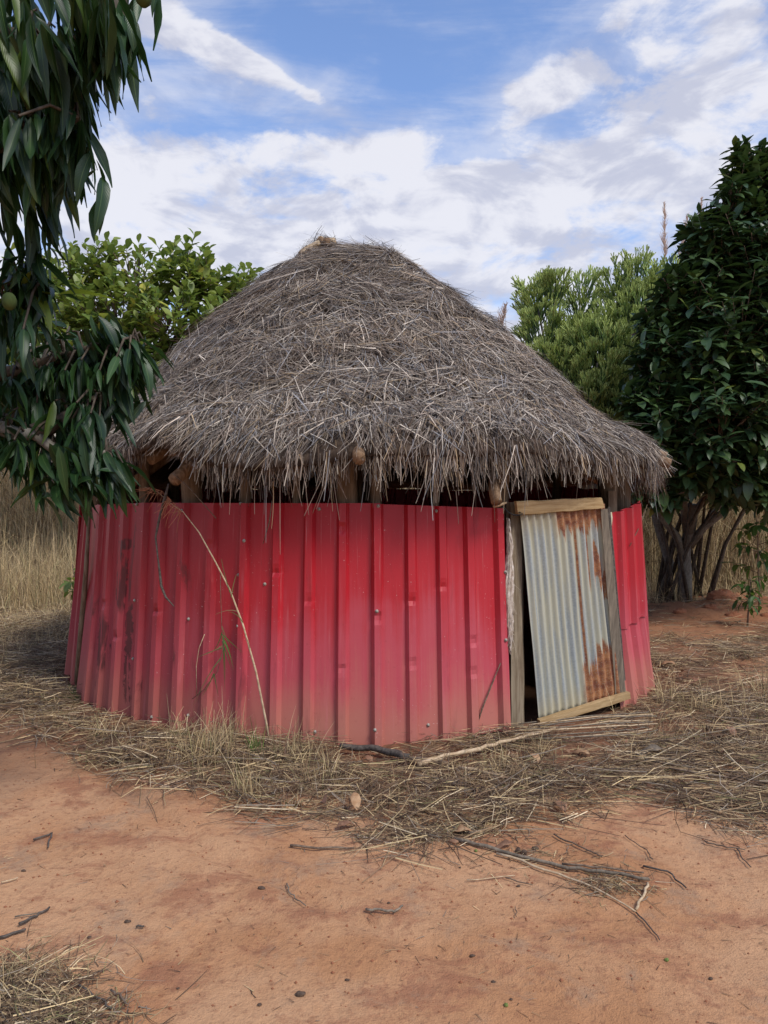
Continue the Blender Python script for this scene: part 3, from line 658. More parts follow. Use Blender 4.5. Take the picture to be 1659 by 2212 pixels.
# ------------------------------------------------------------------ hut: doorway
q0 = phi_of(1114, 2.6)
p_ = lambda x, y, Y: at(x, y, Y)
V, F = board((p_(1102, 1085, 5.10), p_(1128, 1085, 5.13), p_(1130, 1580, 5.13), p_(1104, 1580, 5.10), Vector((.02, .06, 0))), 10, .003, 1); o = obj('door_post', V, F, M_frame, hut, smooth=False)
V, F = board((p_(1093, 1085, 5.16), p_(1101, 1085, 5.16), p_(1101, 1570, 5.16), p_(1093, 1570, 5.16), Vector((.0, .04, 0))), 8, .003, 2); obj('door_post', V, F, M_post, hut, smooth=False)
V, F = board((p_(1313, 1060, 5.85), p_(1332, 1060, 5.9), p_(1345, 1515, 5.9), p_(1326, 1515, 5.85), Vector((.02, .06, 0))), 8, .003, 2); obj('door_post', V, F, M_post, hut, smooth=False)
# door leaf of corrugated iron
TL, TR, BR, BL = p_(1122, 1100, 5.06), p_(1306, 1088, 5.42), p_(1345, 1503, 5.60), p_(1166, 1562, 5.14)
nu, nv = 150, 26; V = []; U = []; nd = (TR - TL).cross(BL - TL).normalized()
if nd.y > 0: nd = -nd
for j in range(nv + 1):
    for i in range(nu + 1):
        u, v = i / nu, j / nv
        p = TL.lerp(TR, u).lerp(BL.lerp(BR, u), v)
        side = .004 * math.sin(v * 9 + 1) if i == 0 else 0
        p = p + nd * (-.012 * math.sin(u * 12.5 * 2 * math.pi) + .006 * math.sin(v * 5 + u * 3)) + (TR - TL).normalized() * side
        if j == nv: p.z += .004 * math.sin(i * 1.3)
        V.append(tuple(p)); U.append((u, 1 - v))
F = [(j * (nu + 1) + i, j * (nu + 1) + i + 1, (j + 1) * (nu + 1) + i + 1, (j + 1) * (nu + 1) + i) for j in range(nv) for i in range(nu)]
door = obj('door', V, F, M_galv, hut, uv=np.array(U)); door['label'] = 'leaning door of rusty corrugated iron on a wooden frame'
md = door.modifiers.new('thickness', 'SOLIDIFY'); md.thickness = .0015
V, F = board((p_(1115, 1083, 5.01), p_(1299, 1074, 5.36), p_(1306, 1098, 5.36), p_(1119, 1114, 5.02), Vector((-.01, .025, 0))), 12, .003, 4); obj('top_board', V, F, M_board, door, smooth=False)
V, F = board((p_(1166, 1556, 5.07), p_(1360, 1495, 5.56), p_(1362, 1510, 5.56), p_(1167, 1572, 5.07), Vector((-.01, .04, 0))), 12, .002, 5); obj('bottom_board', V, F, M_board, door, smooth=False)
V, F = board((p_(1297, 1100, 5.37), p_(1312, 1099, 5.39), p_(1352, 1500, 5.585), p_(1329, 1504, 5.555), Vector((.01, .03, 0))), 12, .003, 6); obj('side_board', V, F, M_stile, door, smooth=False)
V, F = board((p_(1313, 1095, 5.42), p_(1318, 1095, 5.43), p_(1351, 1470, 5.63), p_(1345, 1470, 5.62), Vector((.01, .03, 0))), 8, .002, 7); obj('side_board', V, F, M_darktwig, door, smooth=False)
# cream strip between door and sheet
V, F = board((p_(1310, 1108, 5.47), p_(1322, 1106, 5.48), p_(1323, 1206, 5.49), p_(1314, 1200, 5.48), Vector((0, .004, 0))), 8, .006, 9)
tag(obj('cream_strip', V, F, M_cream), 'narrow cream strip hanging beside the top of the rusty door', 'strip')
# frayed cloth stuffed by the door post
def cloth():
    xs = [(1098, 1120, 6), (1099, 1150, 9), (1102, 1180, 13), (1099, 1205, 12), (1098, 1235, 24), (1096, 1265, 27), (1095, 1300, 26), (1098, 1330, 22), (1100, 1360, 16), (1101, 1388, 9), (1102, 1412, 3)]
    V = []; F = []; n = 12; r_ = random.Random(4)
    for j in range(len(xs) * 3 - 2):
        a = j / 3; i = int(a); f = a - i; A = xs[i]; B = xs[min(i + 1, len(xs) - 1)]
        cx_, cy_, w = [A[k] + (B[k] - A[k]) * f for k in range(3)]
        for k in range(n):
            t = k / (n - 1) - .5; wob = r_.uniform(-1.2, 1.2)
            V.append(tuple(p_(cx_ + t * w + wob, cy_ + r_.uniform(-2, 2), 5.06 - .03 * math.cos(t * 3.1) + .012 * math.sin(k * 2.4 + j * .5))))
    for j in range(len(xs) * 3 - 3):
        for k in range(n - 1): F.append((j * n + k, j * n + k + 1, (j + 1) * n + k + 1, (j + 1) * n + k))
    o = obj('torn_cloth', V, F, M_cloth, smooth=True); m = o.modifiers.new('thickness', 'SOLIDIFY'); m.thickness = .003
    tag(o, 'frayed off-white cloth hanging between the red sheets and the door post', 'cloth')
    n_ = 90; yy = rng.uniform(1240, 1400, n_); xx = 1097 + rng.uniform(-13, 13, n_)
    P0 = np.array([tuple(p_(a, b__, 5.03)) for a, b__ in zip(xx, yy)]); D_ = np.stack([rng.normal(0, .35, n_), rng.normal(-.1, .1, n_), -np.ones(n_)], -1)
    V, F, C = ribbons(P0, D_, rng.uniform(.02, .07, n_), np.full(n_, .002), np.tile([0, -1., 0], (n_, 1)), rng.normal(0, .3, (n_, 3)), np.tile([.62, .53, .43], (n_, 1)) * rng.uniform(.7, 1.1, (n_, 1)), 3)
    obj('fray', V, F, M_litter, o, colr=C, kind='stuff')
cloth()
cp = [p_(x, y, Y) for x, y, Y in ((1080, 1090, 4.93), (1088, 1096, 4.93), (1097, 1106, 4.95), (1108, 1112, 5.0), (1120, 1113, 5.01), (1130, 1110, 5.02), (1121, 1106, 5.01))]
V, F = tube(cp, [.0045] * 7, 6, .1, 1); cord = obj('cord', V, F, M_rope); tag(cord, 'black twisted cord tying the door top to the log end', 'cord')
V, F = tube([p_(1066, 1094, 4.86), p_(1078, 1091, 4.88), p_(1093, 1086, 4.92)], [.009, .011, .007], 8, .15, 2); tag(obj('wooden_peg', V, F, M_paletwig), 'short pale peg through the cord under the hanging log end', 'peg')

# ------------------------------------------------------------------ straw litter on the ground
LOW = [(-200, 1590), (0, 1600), (110, 1625), (180, 1690), (300, 1715), (470, 1752), (520, 1790), (640, 1800), (790, 1800), (860, 1835), (930, 1850), (1010, 1822), (1100, 1800), (1250, 1782), (1390, 1765), (1480, 1800), (1560, 1830), (1660, 1850), (1900, 1850)]
def litter_mask(P):
    d = P - np.array([0, 0, EYE]); Yc = d[:, 1] * math.cos(PITCH) - d[:, 2] * math.sin(PITCH); Zc = d[:, 1] * math.sin(PITCH) + d[:, 2] * math.cos(PITCH)
    x = 829.5 + FPX * d[:, 0] / Yc; y = 1106 - FPX * Zc / Yc
    low = np.interp(x, [a[0] for a in LOW], [a[1] for a in LOW]) + (fbm(P[:, 0] * 3, P[:, 1] * 3, 3, 88) - .44) * 90
    rr = np.hypot(P[:, 0] - CX, P[:, 1] - CY)
    m_ = np.clip((low - y) / 60, 0, 1) ** 1.2
    gap = .22 + .85 * np.clip((fbm(P[:, 0] * 1.7, P[:, 1] * 1.7, 3, 101) - .33) * 5, 0, 1)
    bare = np.clip((fbm(P[:, 0] * 1.1 + 4, P[:, 1] * 1.6, 3, 55) - .46) * 6, 0, 1) * (P[:, 0] > 1.8) * .85
    bare = np.maximum(bare, (P[:, 0] > 2.6) * np.clip((P[:, 1] - 7.4) / 1.2, 0, 1) * np.clip((fbm(P[:, 0] * .9, P[:, 1] * .9, 3, 57) - .36) * 8, .05, .72))
    door_ = np.exp(-(((P[:, 0] - 1.4) / .5) ** 2 + ((P[:, 1] - 5.25) / .35) ** 2))
    return m_ * gap * (1 - bare) * (1 - .75 * door_) * (rr > 2.60), rr
LPAL = np.array([(.23, .150, .082), (.12, .075, .045), (.36, .255, .135), (.52, .385, .20), (.24, .195, .145), (.065, .040, .026), (.16, .14, .06), (.62, .49, .31)])
LW = np.array([.24, .26, .13, .09, .08, .16, .04, .04])
def litter(n, xr, yr, lo, hi, wlo, whi, zmax=.05, w=LW, clump=1, dirbias=None):
    nc = n // clump; c = np.stack([rng.uniform(*xr, nc), rng.uniform(*yr, nc), np.zeros(nc)], -1)
    mk, rr = litter_mask(c); c = c[rng.uniform(0, 1, nc) < mk]; mk, rr = litter_mask(c); nc = len(c)
    a = rng.uniform(0, math.pi * 2, nc) if dirbias is None else rng.normal(dirbias, .35, nc)
    i = np.repeat(np.arange(nc), clump); n = len(i)
    p = c[i] + np.concatenate([rng.normal(0, .04 if clump > 1 else 0, (n, 2)), np.zeros((n, 1))], 1)
    aa = a[i] + rng.normal(0, .3, n)
    d = np.stack([np.cos(aa), np.sin(aa), rng.normal(.02, .10, n)], -1)
    depth = mk[i].clip(.15, 1); p[:, 2] = gz(p[:, 0], p[:, 1]) + .004 + rng.uniform(0, 1, n) ** 1.5 * zmax * depth
    L_ = rng.uniform(lo, hi, n)
    e = p + d * L_[:, None]; e[:, 2] = np.maximum(e[:, 2], gz(e[:, 0], e[:, 1]) + .004); d = e - p
    inside = np.hypot(e[:, 0] - CX, e[:, 1] - CY) < 2.63
    p, d, L_, aa = p[~inside], d[~inside], L_[~inside], aa[~inside]; n = len(p)
    Nn = np.stack([rng.normal(0, .5, n), rng.normal(-.4, .5, n), np.ones(n)], -1)
    bend = np.stack([rng.normal(0, .16, n), rng.normal(0, .16, n), rng.normal(-.01, .03, n)], -1)
    return ribbons(p, d, L_, rng.uniform(wlo, whi, n), Nn, bend, pick(n, w, LPAL), 2, .6)
parts = [litter(90000, (-4.5, 5.0), (3.0, 8.6), .05, .20, .0022, .0055, .06),
         litter(48000, (-4.5, 5.0), (3.0, 8.6), .10, .34, .0025, .006, .075, clump=6),
         litter(3600, (.4, 4.2), (3.6, 6.4), .25, .6, .003, .006, .06, clump=5, dirbias=.0),
         litter(60000, (-9, -2.3), (5.5, 12.5), .08, .3, .003, .006, .10, clump=3),
         litter(40000, (2.3, 8.5), (5.0, 12.5), .08, .3, .003, .006, .09, clump=3),
         litter(7000, (-9, 9), (9.5, 20), .1, .4, .005, .01, .1, clump=4)]
# scattered bits out on the bare earth
n = 1500; P = np.stack([rng.uniform(-2.6, 3.0, n), rng.uniform(2.0, 5.0, n), np.zeros(n)], -1); P[:, 2] = gz(P[:, 0], P[:, 1]) + .003; a = rng.uniform(0, 6.28, n)
parts.append(ribbons(P, np.stack([np.cos(a), np.sin(a), 0 * a], -1), rng.uniform(.006, .05, n), rng.uniform(.0015, .0035, n), np.tile([0, 0, 1.], (n, 1)) + rng.normal(0, .2, (n, 3)), rng.normal(0, .1, (n, 3)) * [1, 1, 0], pick(n, np.array([.3, .35, .1, .05, .1, .25, 0, 0]), LPAL), 2))
# the matted heap in the near left corner and the wisps round the long stalks
def heap(x, y, n, sx, sy, h, lo, hi):
    c = gp(x, y); P = np.stack([c.x + rng.normal(0, sx, n), c.y + rng.normal(0, sy, n), np.zeros(n)], -1); hh = h * np.exp(-((P[:, 0] - c.x) / sx) ** 2 * .5 - ((P[:, 1] - c.y) / sy) ** 2 * .5)
    P[:, 2] = gz(P[:, 0], P[:, 1]) + .004 + rng.uniform(0, 1, n) * hh; a = rng.uniform(0, 6.28, n)
    return ribbons(P, np.stack([np.cos(a), np.sin(a), rng.normal(0, .08, n)], -1), rng.uniform(lo, hi, n), rng.uniform(.0018, .0042, n), np.stack([rng.normal(0, .5, n), rng.normal(-.4, .5, n), np.ones(n)], -1), np.stack([rng.normal(0, .3, n), rng.normal(0, .3, n), rng.normal(-.02, .04, n)], -1), pick(n, LW, LPAL), 3, .5)
n = 2600; P = np.stack([rng.uniform(-4.5, 6.0, n), rng.uniform(3.2, 9.5, n), np.zeros(n)], -1); mk, _r = litter_mask(P); P = P[rng.uniform(0, 1, n) < mk]; n = len(P); P[:, 2] = gz(P[:, 0], P[:, 1]) + rng.uniform(.005, .05, n); a = rng.uniform(0, 6.28, n)
parts.append(ribbons(P, np.stack([np.cos(a), np.sin(a), rng.normal(0, .3, n)], -1), rng.uniform(.02, .08, n), rng.uniform(.01, .028, n), rng.normal(0, .6, (n, 3)) + [0, 0, 1], rng.normal(0, .5, (n, 3)), pick(n, np.array([.4, .3, .3]), np.array([(.20, .10, .06), (.30, .17, .10), (.12, .065, .045)])), 3, .2))
for x, y, n_, h_ in ((500, 1660, 160, .26), (600, 1640, 120, .22), (440, 1610, 140, .24), (350, 1650, 120, .16), (660, 1700, 140, .18), (760, 1720, 120, .14), (1000, 1700, 160, .16), (1130, 1690, 160, .17), (900, 1740, 140, .13), (250, 1640, 120, .12), (1500, 1600, 150, .16), (1420, 1560, 120, .2), (1600, 1560, 140, .18), (120, 1560, 120, .12), (60, 1500, 150, .16)):
    p0 = gp(x, y); P = np.stack([p0.x + rng.normal(0, .11, n_), p0.y + rng.normal(0, .09, n_), np.zeros(n_)], -1); P[:, 2] = gz(P[:, 0], P[:, 1]); P = P[np.hypot(P[:, 0] - CX, P[:, 1] - CY) > 2.68]; m_n = len(P); a = rng.uniform(0, 6.28, m_n); le = np.abs(rng.normal(0, .8, m_n))
    parts.append(ribbons(P, np.stack([np.cos(a) * le, np.sin(a) * le, np.ones(m_n)], -1), rng.uniform(.4, 1.2, m_n) * h_, rng.uniform(.002, .0055, m_n), rng.normal(0, .5, (m_n, 3)) + [0, -1, .3], np.stack([np.cos(a) * le * .8, np.sin(a) * le * .8, -le], -1) + rng.normal(0, .15, (m_n, 3)), pick(m_n, LW, LPAL) * 1.15, 4, .3))
parts += [heap(-20, 2160, 1500, .14, .11, .05, .04, .18), heap(110, 2215, 700, .12, .07, .03, .03, .14), heap(1310, 1915, 260, .09, .05, .02, .03, .12), heap(930, 1800, 500, .2, .05, .02, .05, .16), heap(1150, 1850, 160, .2, .08, .01, .03, .12)]
V, F, C = joinc(parts); o = obj('straw_litter', V, F, M_litter, colr=C, kind='stuff'); o['label'] = 'dry straw and chaff strewn on the red earth round the hut'; o['category'] = 'straw'
# gravel and crumbs of soil
def crumbs(n, xr, yr, lo, hi):
    P = np.stack([rng.uniform(*xr, n), rng.uniform(*yr, n)], -1); s = lo + (hi - lo) * rng.uniform(0, 1, n) ** 3
    T = np.array([(1, 0, 0), (0, 1, 0), (-1, 0, 0), (0, -1, 0), (0, 0, .8), (0, 0, -.4)]); Fq = np.array([(0, 1, 4, 4), (1, 2, 4, 4), (2, 3, 4, 4), (3, 0, 4, 4)])
    V = T[None] * s[:, None, None] * rng.uniform(.6, 1.3, (n, 6, 3)); V[:, :, 0] += P[:, 0:1]; V[:, :, 1] += P[:, 1:2]; V[:, :, 2] += gz(P[:, 0], P[:, 1])[:, None] + s[:, None] * .2
    F = (np.arange(n)[:, None, None] * 6 + np.array([(0, 1, 4), (1, 2, 4), (2, 3, 4), (3, 0, 4)])[None]).reshape(-1, 3)
    return V.reshape(-1, 3), F
V, F = crumbs(5200, (-2.8, 3.4), (2.0, 5.4), .0015, .008); o = obj('soil_crumbs', V, F, M_clod, kind='stuff', smooth=False); o['label'] = 'loose crumbs of red soil on the bare path'; o['category'] = 'soil'

# ------------------------------------------------------------------ tall dry grass
GPAL = np.array([(.60, .45, .235), (.48, .35, .18), (.70, .55, .32), (.32, .23, .13), (.19, .13, .075), (.30, .27, .12)])
GW = np.array([.25, .25, .15, .17, .1, .08])
def tallgrass(n, xr, yr, hlo, hhi, wd, keep=None, lean=.22, gain=1.0):
    P = np.stack([rng.uniform(*xr, n), rng.uniform(*yr, n), np.zeros(n)], -1)
    k = (np.hypot(P[:, 0] - CX, P[:, 1] - CY) > 3.2)
    if keep is not None: k &= keep(P)
    P = P[k]; n = len(P); P[:, 2] = gz(P[:, 0], P[:, 1]) - .02
    cl = fbm(P[:, 0] * 1.3, P[:, 1] * 1.3, 2, 19)
    L_ = rng.uniform(hlo, hhi, n) * (.42 + 1.5 * cl)
    a = rng.uniform(0, 6.28, n); le = np.abs(rng.normal(0, lean, n))
    d = np.stack([np.cos(a) * le, np.sin(a) * le, np.ones(n)], -1); bd = np.stack([np.cos(a) * le * 1.2 + rng.normal(0, .06, n), np.sin(a) * le, -le * .8], -1)
    Nn = np.stack([rng.normal(0, .6, n), -np.ones(n), rng.normal(0, .3, n)], -1)
    return ribbons(P, d, L_, rng.uniform(*wd, n), Nn, bd, pick(n, GW, GPAL) * gain, 3, .25)
parts = [tallgrass(18000, (-12, -3.0), (12.6, 17), 1.7, 3.3, (.006, .013), lambda P: (P[:, 0] < -2.2 - (P[:, 1] - 12) * .1)),
         tallgrass(16000, (-9, -3.2), (8.8, 13.2), .4, 1.1, (.004, .009), lambda P: P[:, 1] + P[:, 0] * -.0 + fbm(P[:, 0], P[:, 1], 2, 9) * 3 > 11.0),
         tallgrass(9000, (-3, 3), (11.2, 17), 1.3, 2.5, (.006, .012)),
         tallgrass(15000, (2.2, 11), (12.2, 16), 1.6, 2.9, (.006, .013), None, .24, .75),
         tallgrass(3000, (2.6, 9), (11.0, 12.8), .2, .6, (.004, .008), None, .5, .8),
         tallgrass(14000, (-7.5, -2.7), (6.8, 11.6), .08, .34, (.003, .006), None, .8, 1.05),
         tallgrass(9000, (-30, 30), (17, 32), 1.8, 3.2, (.014, .028)),
         tallgrass(4000, (-30, -7), (3, 14), 1.0, 1.9, (.01, .02)), tallgrass(4000, (9, 30), (3, 14), 1.0, 1.9, (.01, .02)),
         tallgrass(7000, (-110, 110), (32, 110), 1.4, 2.4, (.05, .12))]
V, F, C = joinc(parts); o = obj('tall_dry_grass', V, F, M_grass, colr=C, kind='stuff'); o['label'] = 'tall golden dry grass standing behind and beside the hut'; o['category'] = 'grass'

# ------------------------------------------------------------------ leaf templates and scatter
def leaf_tpl(shape, L_, W_, droop, fold, wave, seed, st=8):
    V = []; U = []; r_ = random.Random(seed); ph = r_.uniform(0, 6); tw = r_.uniform(-.3, .3)
    for i in range(st):
        t = i / (st - 1)
        if shape == 'obovate2': w = 0
        elif shape == 'lance': w = math.sin(math.pi * min(t, 1) ** .8) ** .85 * (1 - .25 * t)
        elif shape == 'obovate': w = math.sin(math.pi * t ** 1.45) ** .7 if 0 < t < 1 else 0
        else: w = math.sin(math.pi * t ** .95) ** .8 if 0 < t < 1 else 0
        w = max(w, .03) * W_ / 2
        a = droop * t; y = L_ * (math.sin(a) / a * t if a > 1e-3 else t) ; z = -L_ * (1 - math.cos(a)) / max(droop, 1e-3) if a > 1e-3 else 0
        sx = .03 * L_ * math.sin(ph + t * 3)
        for k, s in enumerate((-1, 0, 1)):
            V.append((s * w + sx, y, z + abs(s) * w * fold + (wave * W_ * math.sin(t * 14 + ph + s * 1.2) if s else 0) + s * w * tw * t)); U.append(((s + 1) / 2, t))
    F = []
    for i in range(st - 1):
        b_ = i * 3; F += [(b_, b_ + 1, b_ + 4, b_ + 3), (b_ + 1, b_ + 2, b_ + 5, b_ + 4)]
    return np.array(V), np.array(F), np.array(U)
def frame_m(pos, d, nrm, s=1.0):
    y = Vector(d).normalized(); z = Vector(nrm) - y * Vector(nrm).dot(y)
    if z.length < 1e-4: z = y.orthogonal()
    z.normalize(); x = y.cross(z)
    return Matrix(((x.x * s, y.x * s, z.x * s, pos[0]), (x.y * s, y.y * s, z.y * s, pos[1]), (x.z * s, y.z * s, z.z * s, pos[2]), (0, 0, 0, 1)))
def whorl(leaves, tip, d, n, tpls, size, dn, spread, rr, ups=1.0):
    d = Vector(d).normalized(); a = d.orthogonal().normalized(); b_ = d.cross(a); off = rr.uniform(0, 6.28)
    for k in range(n):
        t = off + k * 2.4 + rr.uniform(-.3, .3); rad = a * math.cos(t) + b_ * math.sin(t); f = k / n
        ld = d * (1.1 - spread * rr.uniform(.6, 1.1)) + rad * spread + Vector((0, 0, -dn * rr.uniform(.6, 1.3)))
        pos = Vector(tip) - d * (.06 * f * size * 5) + rad * .006
        nr = d * .6 + rad * .25 + Vector((rr.uniform(-.3, .3), rr.uniform(-.3, .3), ups)) if dn < .8 else rad * 1.0 + Vector((rr.uniform(-.4, .4), rr.uniform(-.4, .4), .45))
        leaves.append((rr.randrange(tpls), frame_m(pos, ld, nr, size * rr.uniform(.62, 1.15))))
def place_leaves(leaves, T, mat, parent, topn=300, name='leaf'):
    meshes = []
    for i, (V, F, U) in enumerate(T):
        m = fast_mesh(name, V, F, U); m.materials.append(mat); meshes.append(m)
    sc = []
    for k, M in leaves:
        c = M @ Vector((0, T[k][0][:, 1].max() * .5, 0)); d = c - Vector((0, 0, EYE)); inf = abs(d.x / max(d.y, .1)) < .51 and abs((d.z) / max(d.y, .1)) < .67
        face = abs((M.to_3x3() @ Vector((0, 0, 1))).normalized().dot(d.normalized()))
        sc.append((M.to_scale()[0] / d.length ** 1.6 * (.5 + face)) if inf and d.y > .3 else -1)
    order = sorted(range(len(leaves)), key=lambda i: -sc[i]); top = [i for i in order[:topn] if sc[i] > 0]; st = set(top)
    for i in top:
        k, M = leaves[i]; o = bpy.data.objects.new(name, meshes[k]); o.matrix_basis = M; link(o, parent)
    parts = []; 
    rest = [leaves[i] for i in range(len(leaves)) if i not in st]
    for k in range(len(T)):
        Ms = np.array([[list(r_) for r_ in M] for kk, M in rest if kk == k])
        if len(Ms) == 0: continue
        V, F, U = T[k]; Vh = np.concatenate([V, np.ones((len(V), 1))], 1)
        W = np.einsum('nij,vj->nvi', Ms, Vh)[..., :3].reshape(-1, 3); Fa = (np.arange(len(Ms))[:, None, None] * len(V) + F[None]).reshape(-1, 4)
        parts.append((W, Fa, np.tile(U, (len(Ms), 1))))
    if parts:
        V, F, U = join(parts); obj('foliage', V, F, mat, parent, uv=U, kind='stuff')

# ------------------------------------------------------------------ mango tree, near left
rr = random.Random(11)
mango = empty('mango_tree', (-3.3, 3.0, 0), 'mango tree with long drooping dark leaves reaching in at the left', 'tree')
V, F = tube([(-3.3, 3.0, -.1), (-3.28, 3.0, .6), (-3.15, 3.02, 1.4), (-3.1, 2.95, 2.2), (-3.0, 2.9, 3.2), (-2.9, 2.8, 4.2)], [.20, .16, .14, .12, .09, .05], 12, .08, 2); obj('trunk', V, F, M_darkbark, mango)
limbs = [
    [Vector((-3.15, 3.02, 1.5)), at(-150, 905, 3.2), at(0, 925, 3.2), at(40, 940, 3.2), at(75, 937, 3.2), at(110, 965, 3.2), at(150, 1000, 3.2), at(190, 995, 3.15), at(230, 975, 3.1)],
    [at(75, 937, 3.2), at(120, 915, 3.25), at(180, 880, 3.3), at(220, 850, 3.3)],
    [Vector((-3.1, 2.95, 2.0)), at(-120, 830, 3.3), at(40, 800, 3.35), at(140, 770, 3.35), at(220, 745, 3.35), at(285, 730, 3.3)],
    [Vector((-3.05, 2.9, 2.6)), at(-150, 650, 3.1), at(0, 610, 3.1), at(90, 600, 3.1)],
    [Vector((-3.0, 2.9, 3.0)), at(-200, 420, 2.8), at(-40, 330, 2.75), at(60, 290, 2.75), at(130, 280, 2.75), at(170, 255, 2.7)],
    [Vector((-2.9, 2.85, 3.6)), at(-250, 60, 2.7), at(-60, 60, 2.7), at(60, 80, 2.7), at(130, 95, 2.65), at(190, 75, 2.6)],
    [Vector((-2.9, 2.8, 4.0)), at(-150, -260, 2.7), at(60, -220, 2.6), at(220, -90, 2.6), at(262, -10, 2.6), at(238, 30, 2.6), at(215, 45, 2.6)]]
for i, lp in enumerate(limbs):
    n = len(lp); r0 = .035 if i else .04
    V, F = tube(lp, [max(.006, r0 * (1 - k / (n - .3)) + .005) for k in range(n)], 8, .08, i); obj('branch', V, F, M_bark if i in (0, 6) else M_darkbark, mango)
tips = [(222, 40, 2.6), (235, 32, 2.62), (196, 78, 2.62), (205, 60, 2.7), (160, 70, 2.7), (120, 60, 2.7), (80, 20, 2.7), (140, -10, 2.6), (40, 10, 2.6), (60, 90, 2.6), (10, 60, 2.7), (150, 130, 2.7), (100, 150, 2.75), (40, 160, 2.7),
        (172, 255, 2.75), (180, 225, 2.8), (150, 285, 2.75), (128, 300, 2.7), (100, 265, 2.7), (60, 250, 2.7), (20, 240, 2.6), (40, 250, 2.5), (120, 355, 2.8), (140, 375, 2.85), (80, 340, 2.7), (40, 350, 2.8), (5, 380, 2.8), (98, 425, 2.9), (112, 450, 2.95), (60, 440, 2.9), (20, 470, 2.9), (70, 500, 3.0),
        (40, 545, 3.0), (75, 565, 3.05), (10, 560, 3.0), (80, 625, 3.1), (45, 640, 3.1), (15, 655, 3.0), (85, 700, 3.15), (50, 720, 3.2), (20, 740, 3.2),
        (156, 715, 3.35), (120, 735, 3.3), (175, 778, 3.2), (205, 750, 3.35), (240, 748, 3.35), (265, 752, 3.3), (298, 732, 3.3), (306, 758, 3.35), (250, 775, 3.2), (215, 800, 3.2), (140, 800, 3.2), (100, 790, 3.2), (60, 800, 3.3), (25, 820, 3.2),
        (290, 790, 3.4), (270, 800, 3.4), (196, 893, 3.1), (165, 870, 3.1), (215, 850, 3.3), (120, 865, 3.2), (80, 870, 3.25), (40, 880, 3.2), (10, 900, 3.1), (110, 900, 3.2), (150, 930, 3.3),
        (178, 1000, 3.1), (200, 985, 3.15), (160, 985, 3.2), (240, 975, 3.1), (258, 990, 3.1), (228, 960, 3.15), (140, 960, 3.25), (30, 950, 3.1), (60, 955, 3.3), (5, 965, 3.2), (245, 1015, 3.15), (190, 1030, 3.15)]
for x, y, Y in ((245, 25, 2.65), (215, 100, 2.7), (240, 60, 2.55), (262, 35, 2.6), (270, 40, 2.6), (258, 15, 2.62), (268, 60, 2.65), (275, 20, 2.6), (250, 80, 2.7), (232, 110, 2.7), (222, 90, 2.7), (190, 110, 2.75), (178, 150, 2.8), (165, 190, 2.8), (150, 210, 2.7), (180, 270, 2.8), (160, 240, 2.7), (140, 330, 2.8), (150, 350, 2.85), (118, 390, 2.9), (90, 390, 2.85), (110, 470, 2.95), (85, 520, 3.0),
                (315, 745, 3.35), (300, 770, 3.3), (280, 760, 3.25), (310, 790, 3.4), (255, 800, 3.3), (235, 820, 3.3), (270, 830, 3.35), (200, 830, 3.25), (180, 910, 3.15), (215, 900, 3.2), (235, 880, 3.3), (265, 1000, 3.1), (250, 1030, 3.1), (215, 1010, 3.1), (170, 1010, 3.1), (150, 1000, 3.2), (230, 1000, 3.2), (205, 1040, 3.15),
                (120, 960, 3.2), (90, 980, 3.2), (50, 930, 3.2), (20, 900, 3.2), (0, 940, 3.2), (50, 1000, 3.25)): tips.append((x, y, Y))
for _ in range(55):   # deeper and off to the left
    x = rr.uniform(-420, 70); y = rr.uniform(-320, 900); tips.append((x, y, rr.uniform(2.9, 3.9)))
for _ in range(26): tips.append((rr.uniform(0, 200), rr.uniform(700, 900), rr.uniform(3.4, 3.9)))
for _ in range(14): tips.append((rr.uniform(-40, 110), rr.uniform(-100, 440), rr.uniform(2.9, 3.3)))
for _ in range(8): tips.append((rr.uniform(-300, 230), rr.uniform(-500, -130), rr.uniform(2.3, 3.2)))
TM = [leaf_tpl('lance', .225, .042 + .006 * (i % 3), (.25, .5, .8)[i % 3], .45, .05, i, 9) for i in range(7)]
leaves = []; tw = []
allp = [p for lp in limbs for a_, b_ in zip(lp[:-1], lp[1:]) for p in (a_, a_.lerp(b_, .5), b_)]
for i, (x, y, Y) in enumerate(tips):
    t = at(x, y, Y); near = min(allp, key=lambda p: (p - t).length - .4 * (p.z - t.z))
    if (near - t).length > .7: near = t + (near - t).normalized() * .7
    d = (t - near).normalized() * .6 + Vector((.2, -.15, -.1 if y < 500 else .05)); tw.append(tube([near, near.lerp(t, .5) + Vector((0, 0, .04)), t], [.007, .0055, .004], 5, 0, i, False))
    hang = 1.5 if y < 520 else 1.0
    whorl(leaves, t, d, rr.randint(9, 13), len(TM), rr.uniform(.85, 1.15) * (1.0 if y < 520 else .90), hang, .6, rr)
place_leaves(leaves, TM, M_mango, mango, 295)
V, F = join(tw); obj('twigs', V, F, M_darkbark, mango, kind='stuff')
yl = []; whorl(yl, at(100, 612, 3.05), (1, -.2, .3), 5, len(TM), 1.0, .2, .5, rr); whorl(yl, at(125, 640, 3.1), (1, -.1, -.1), 3, len(TM), .95, .2, .5, rr)
for k, M in yl:
    V, F, U = TM[k]; m = fast_mesh('young_leaf', V, F, U); m.materials.append(M_young); o = bpy.data.objects.new('leaf', m); o.matrix_basis = M; o['label'] = 'yellow-green young leaf'; link(o, mango)
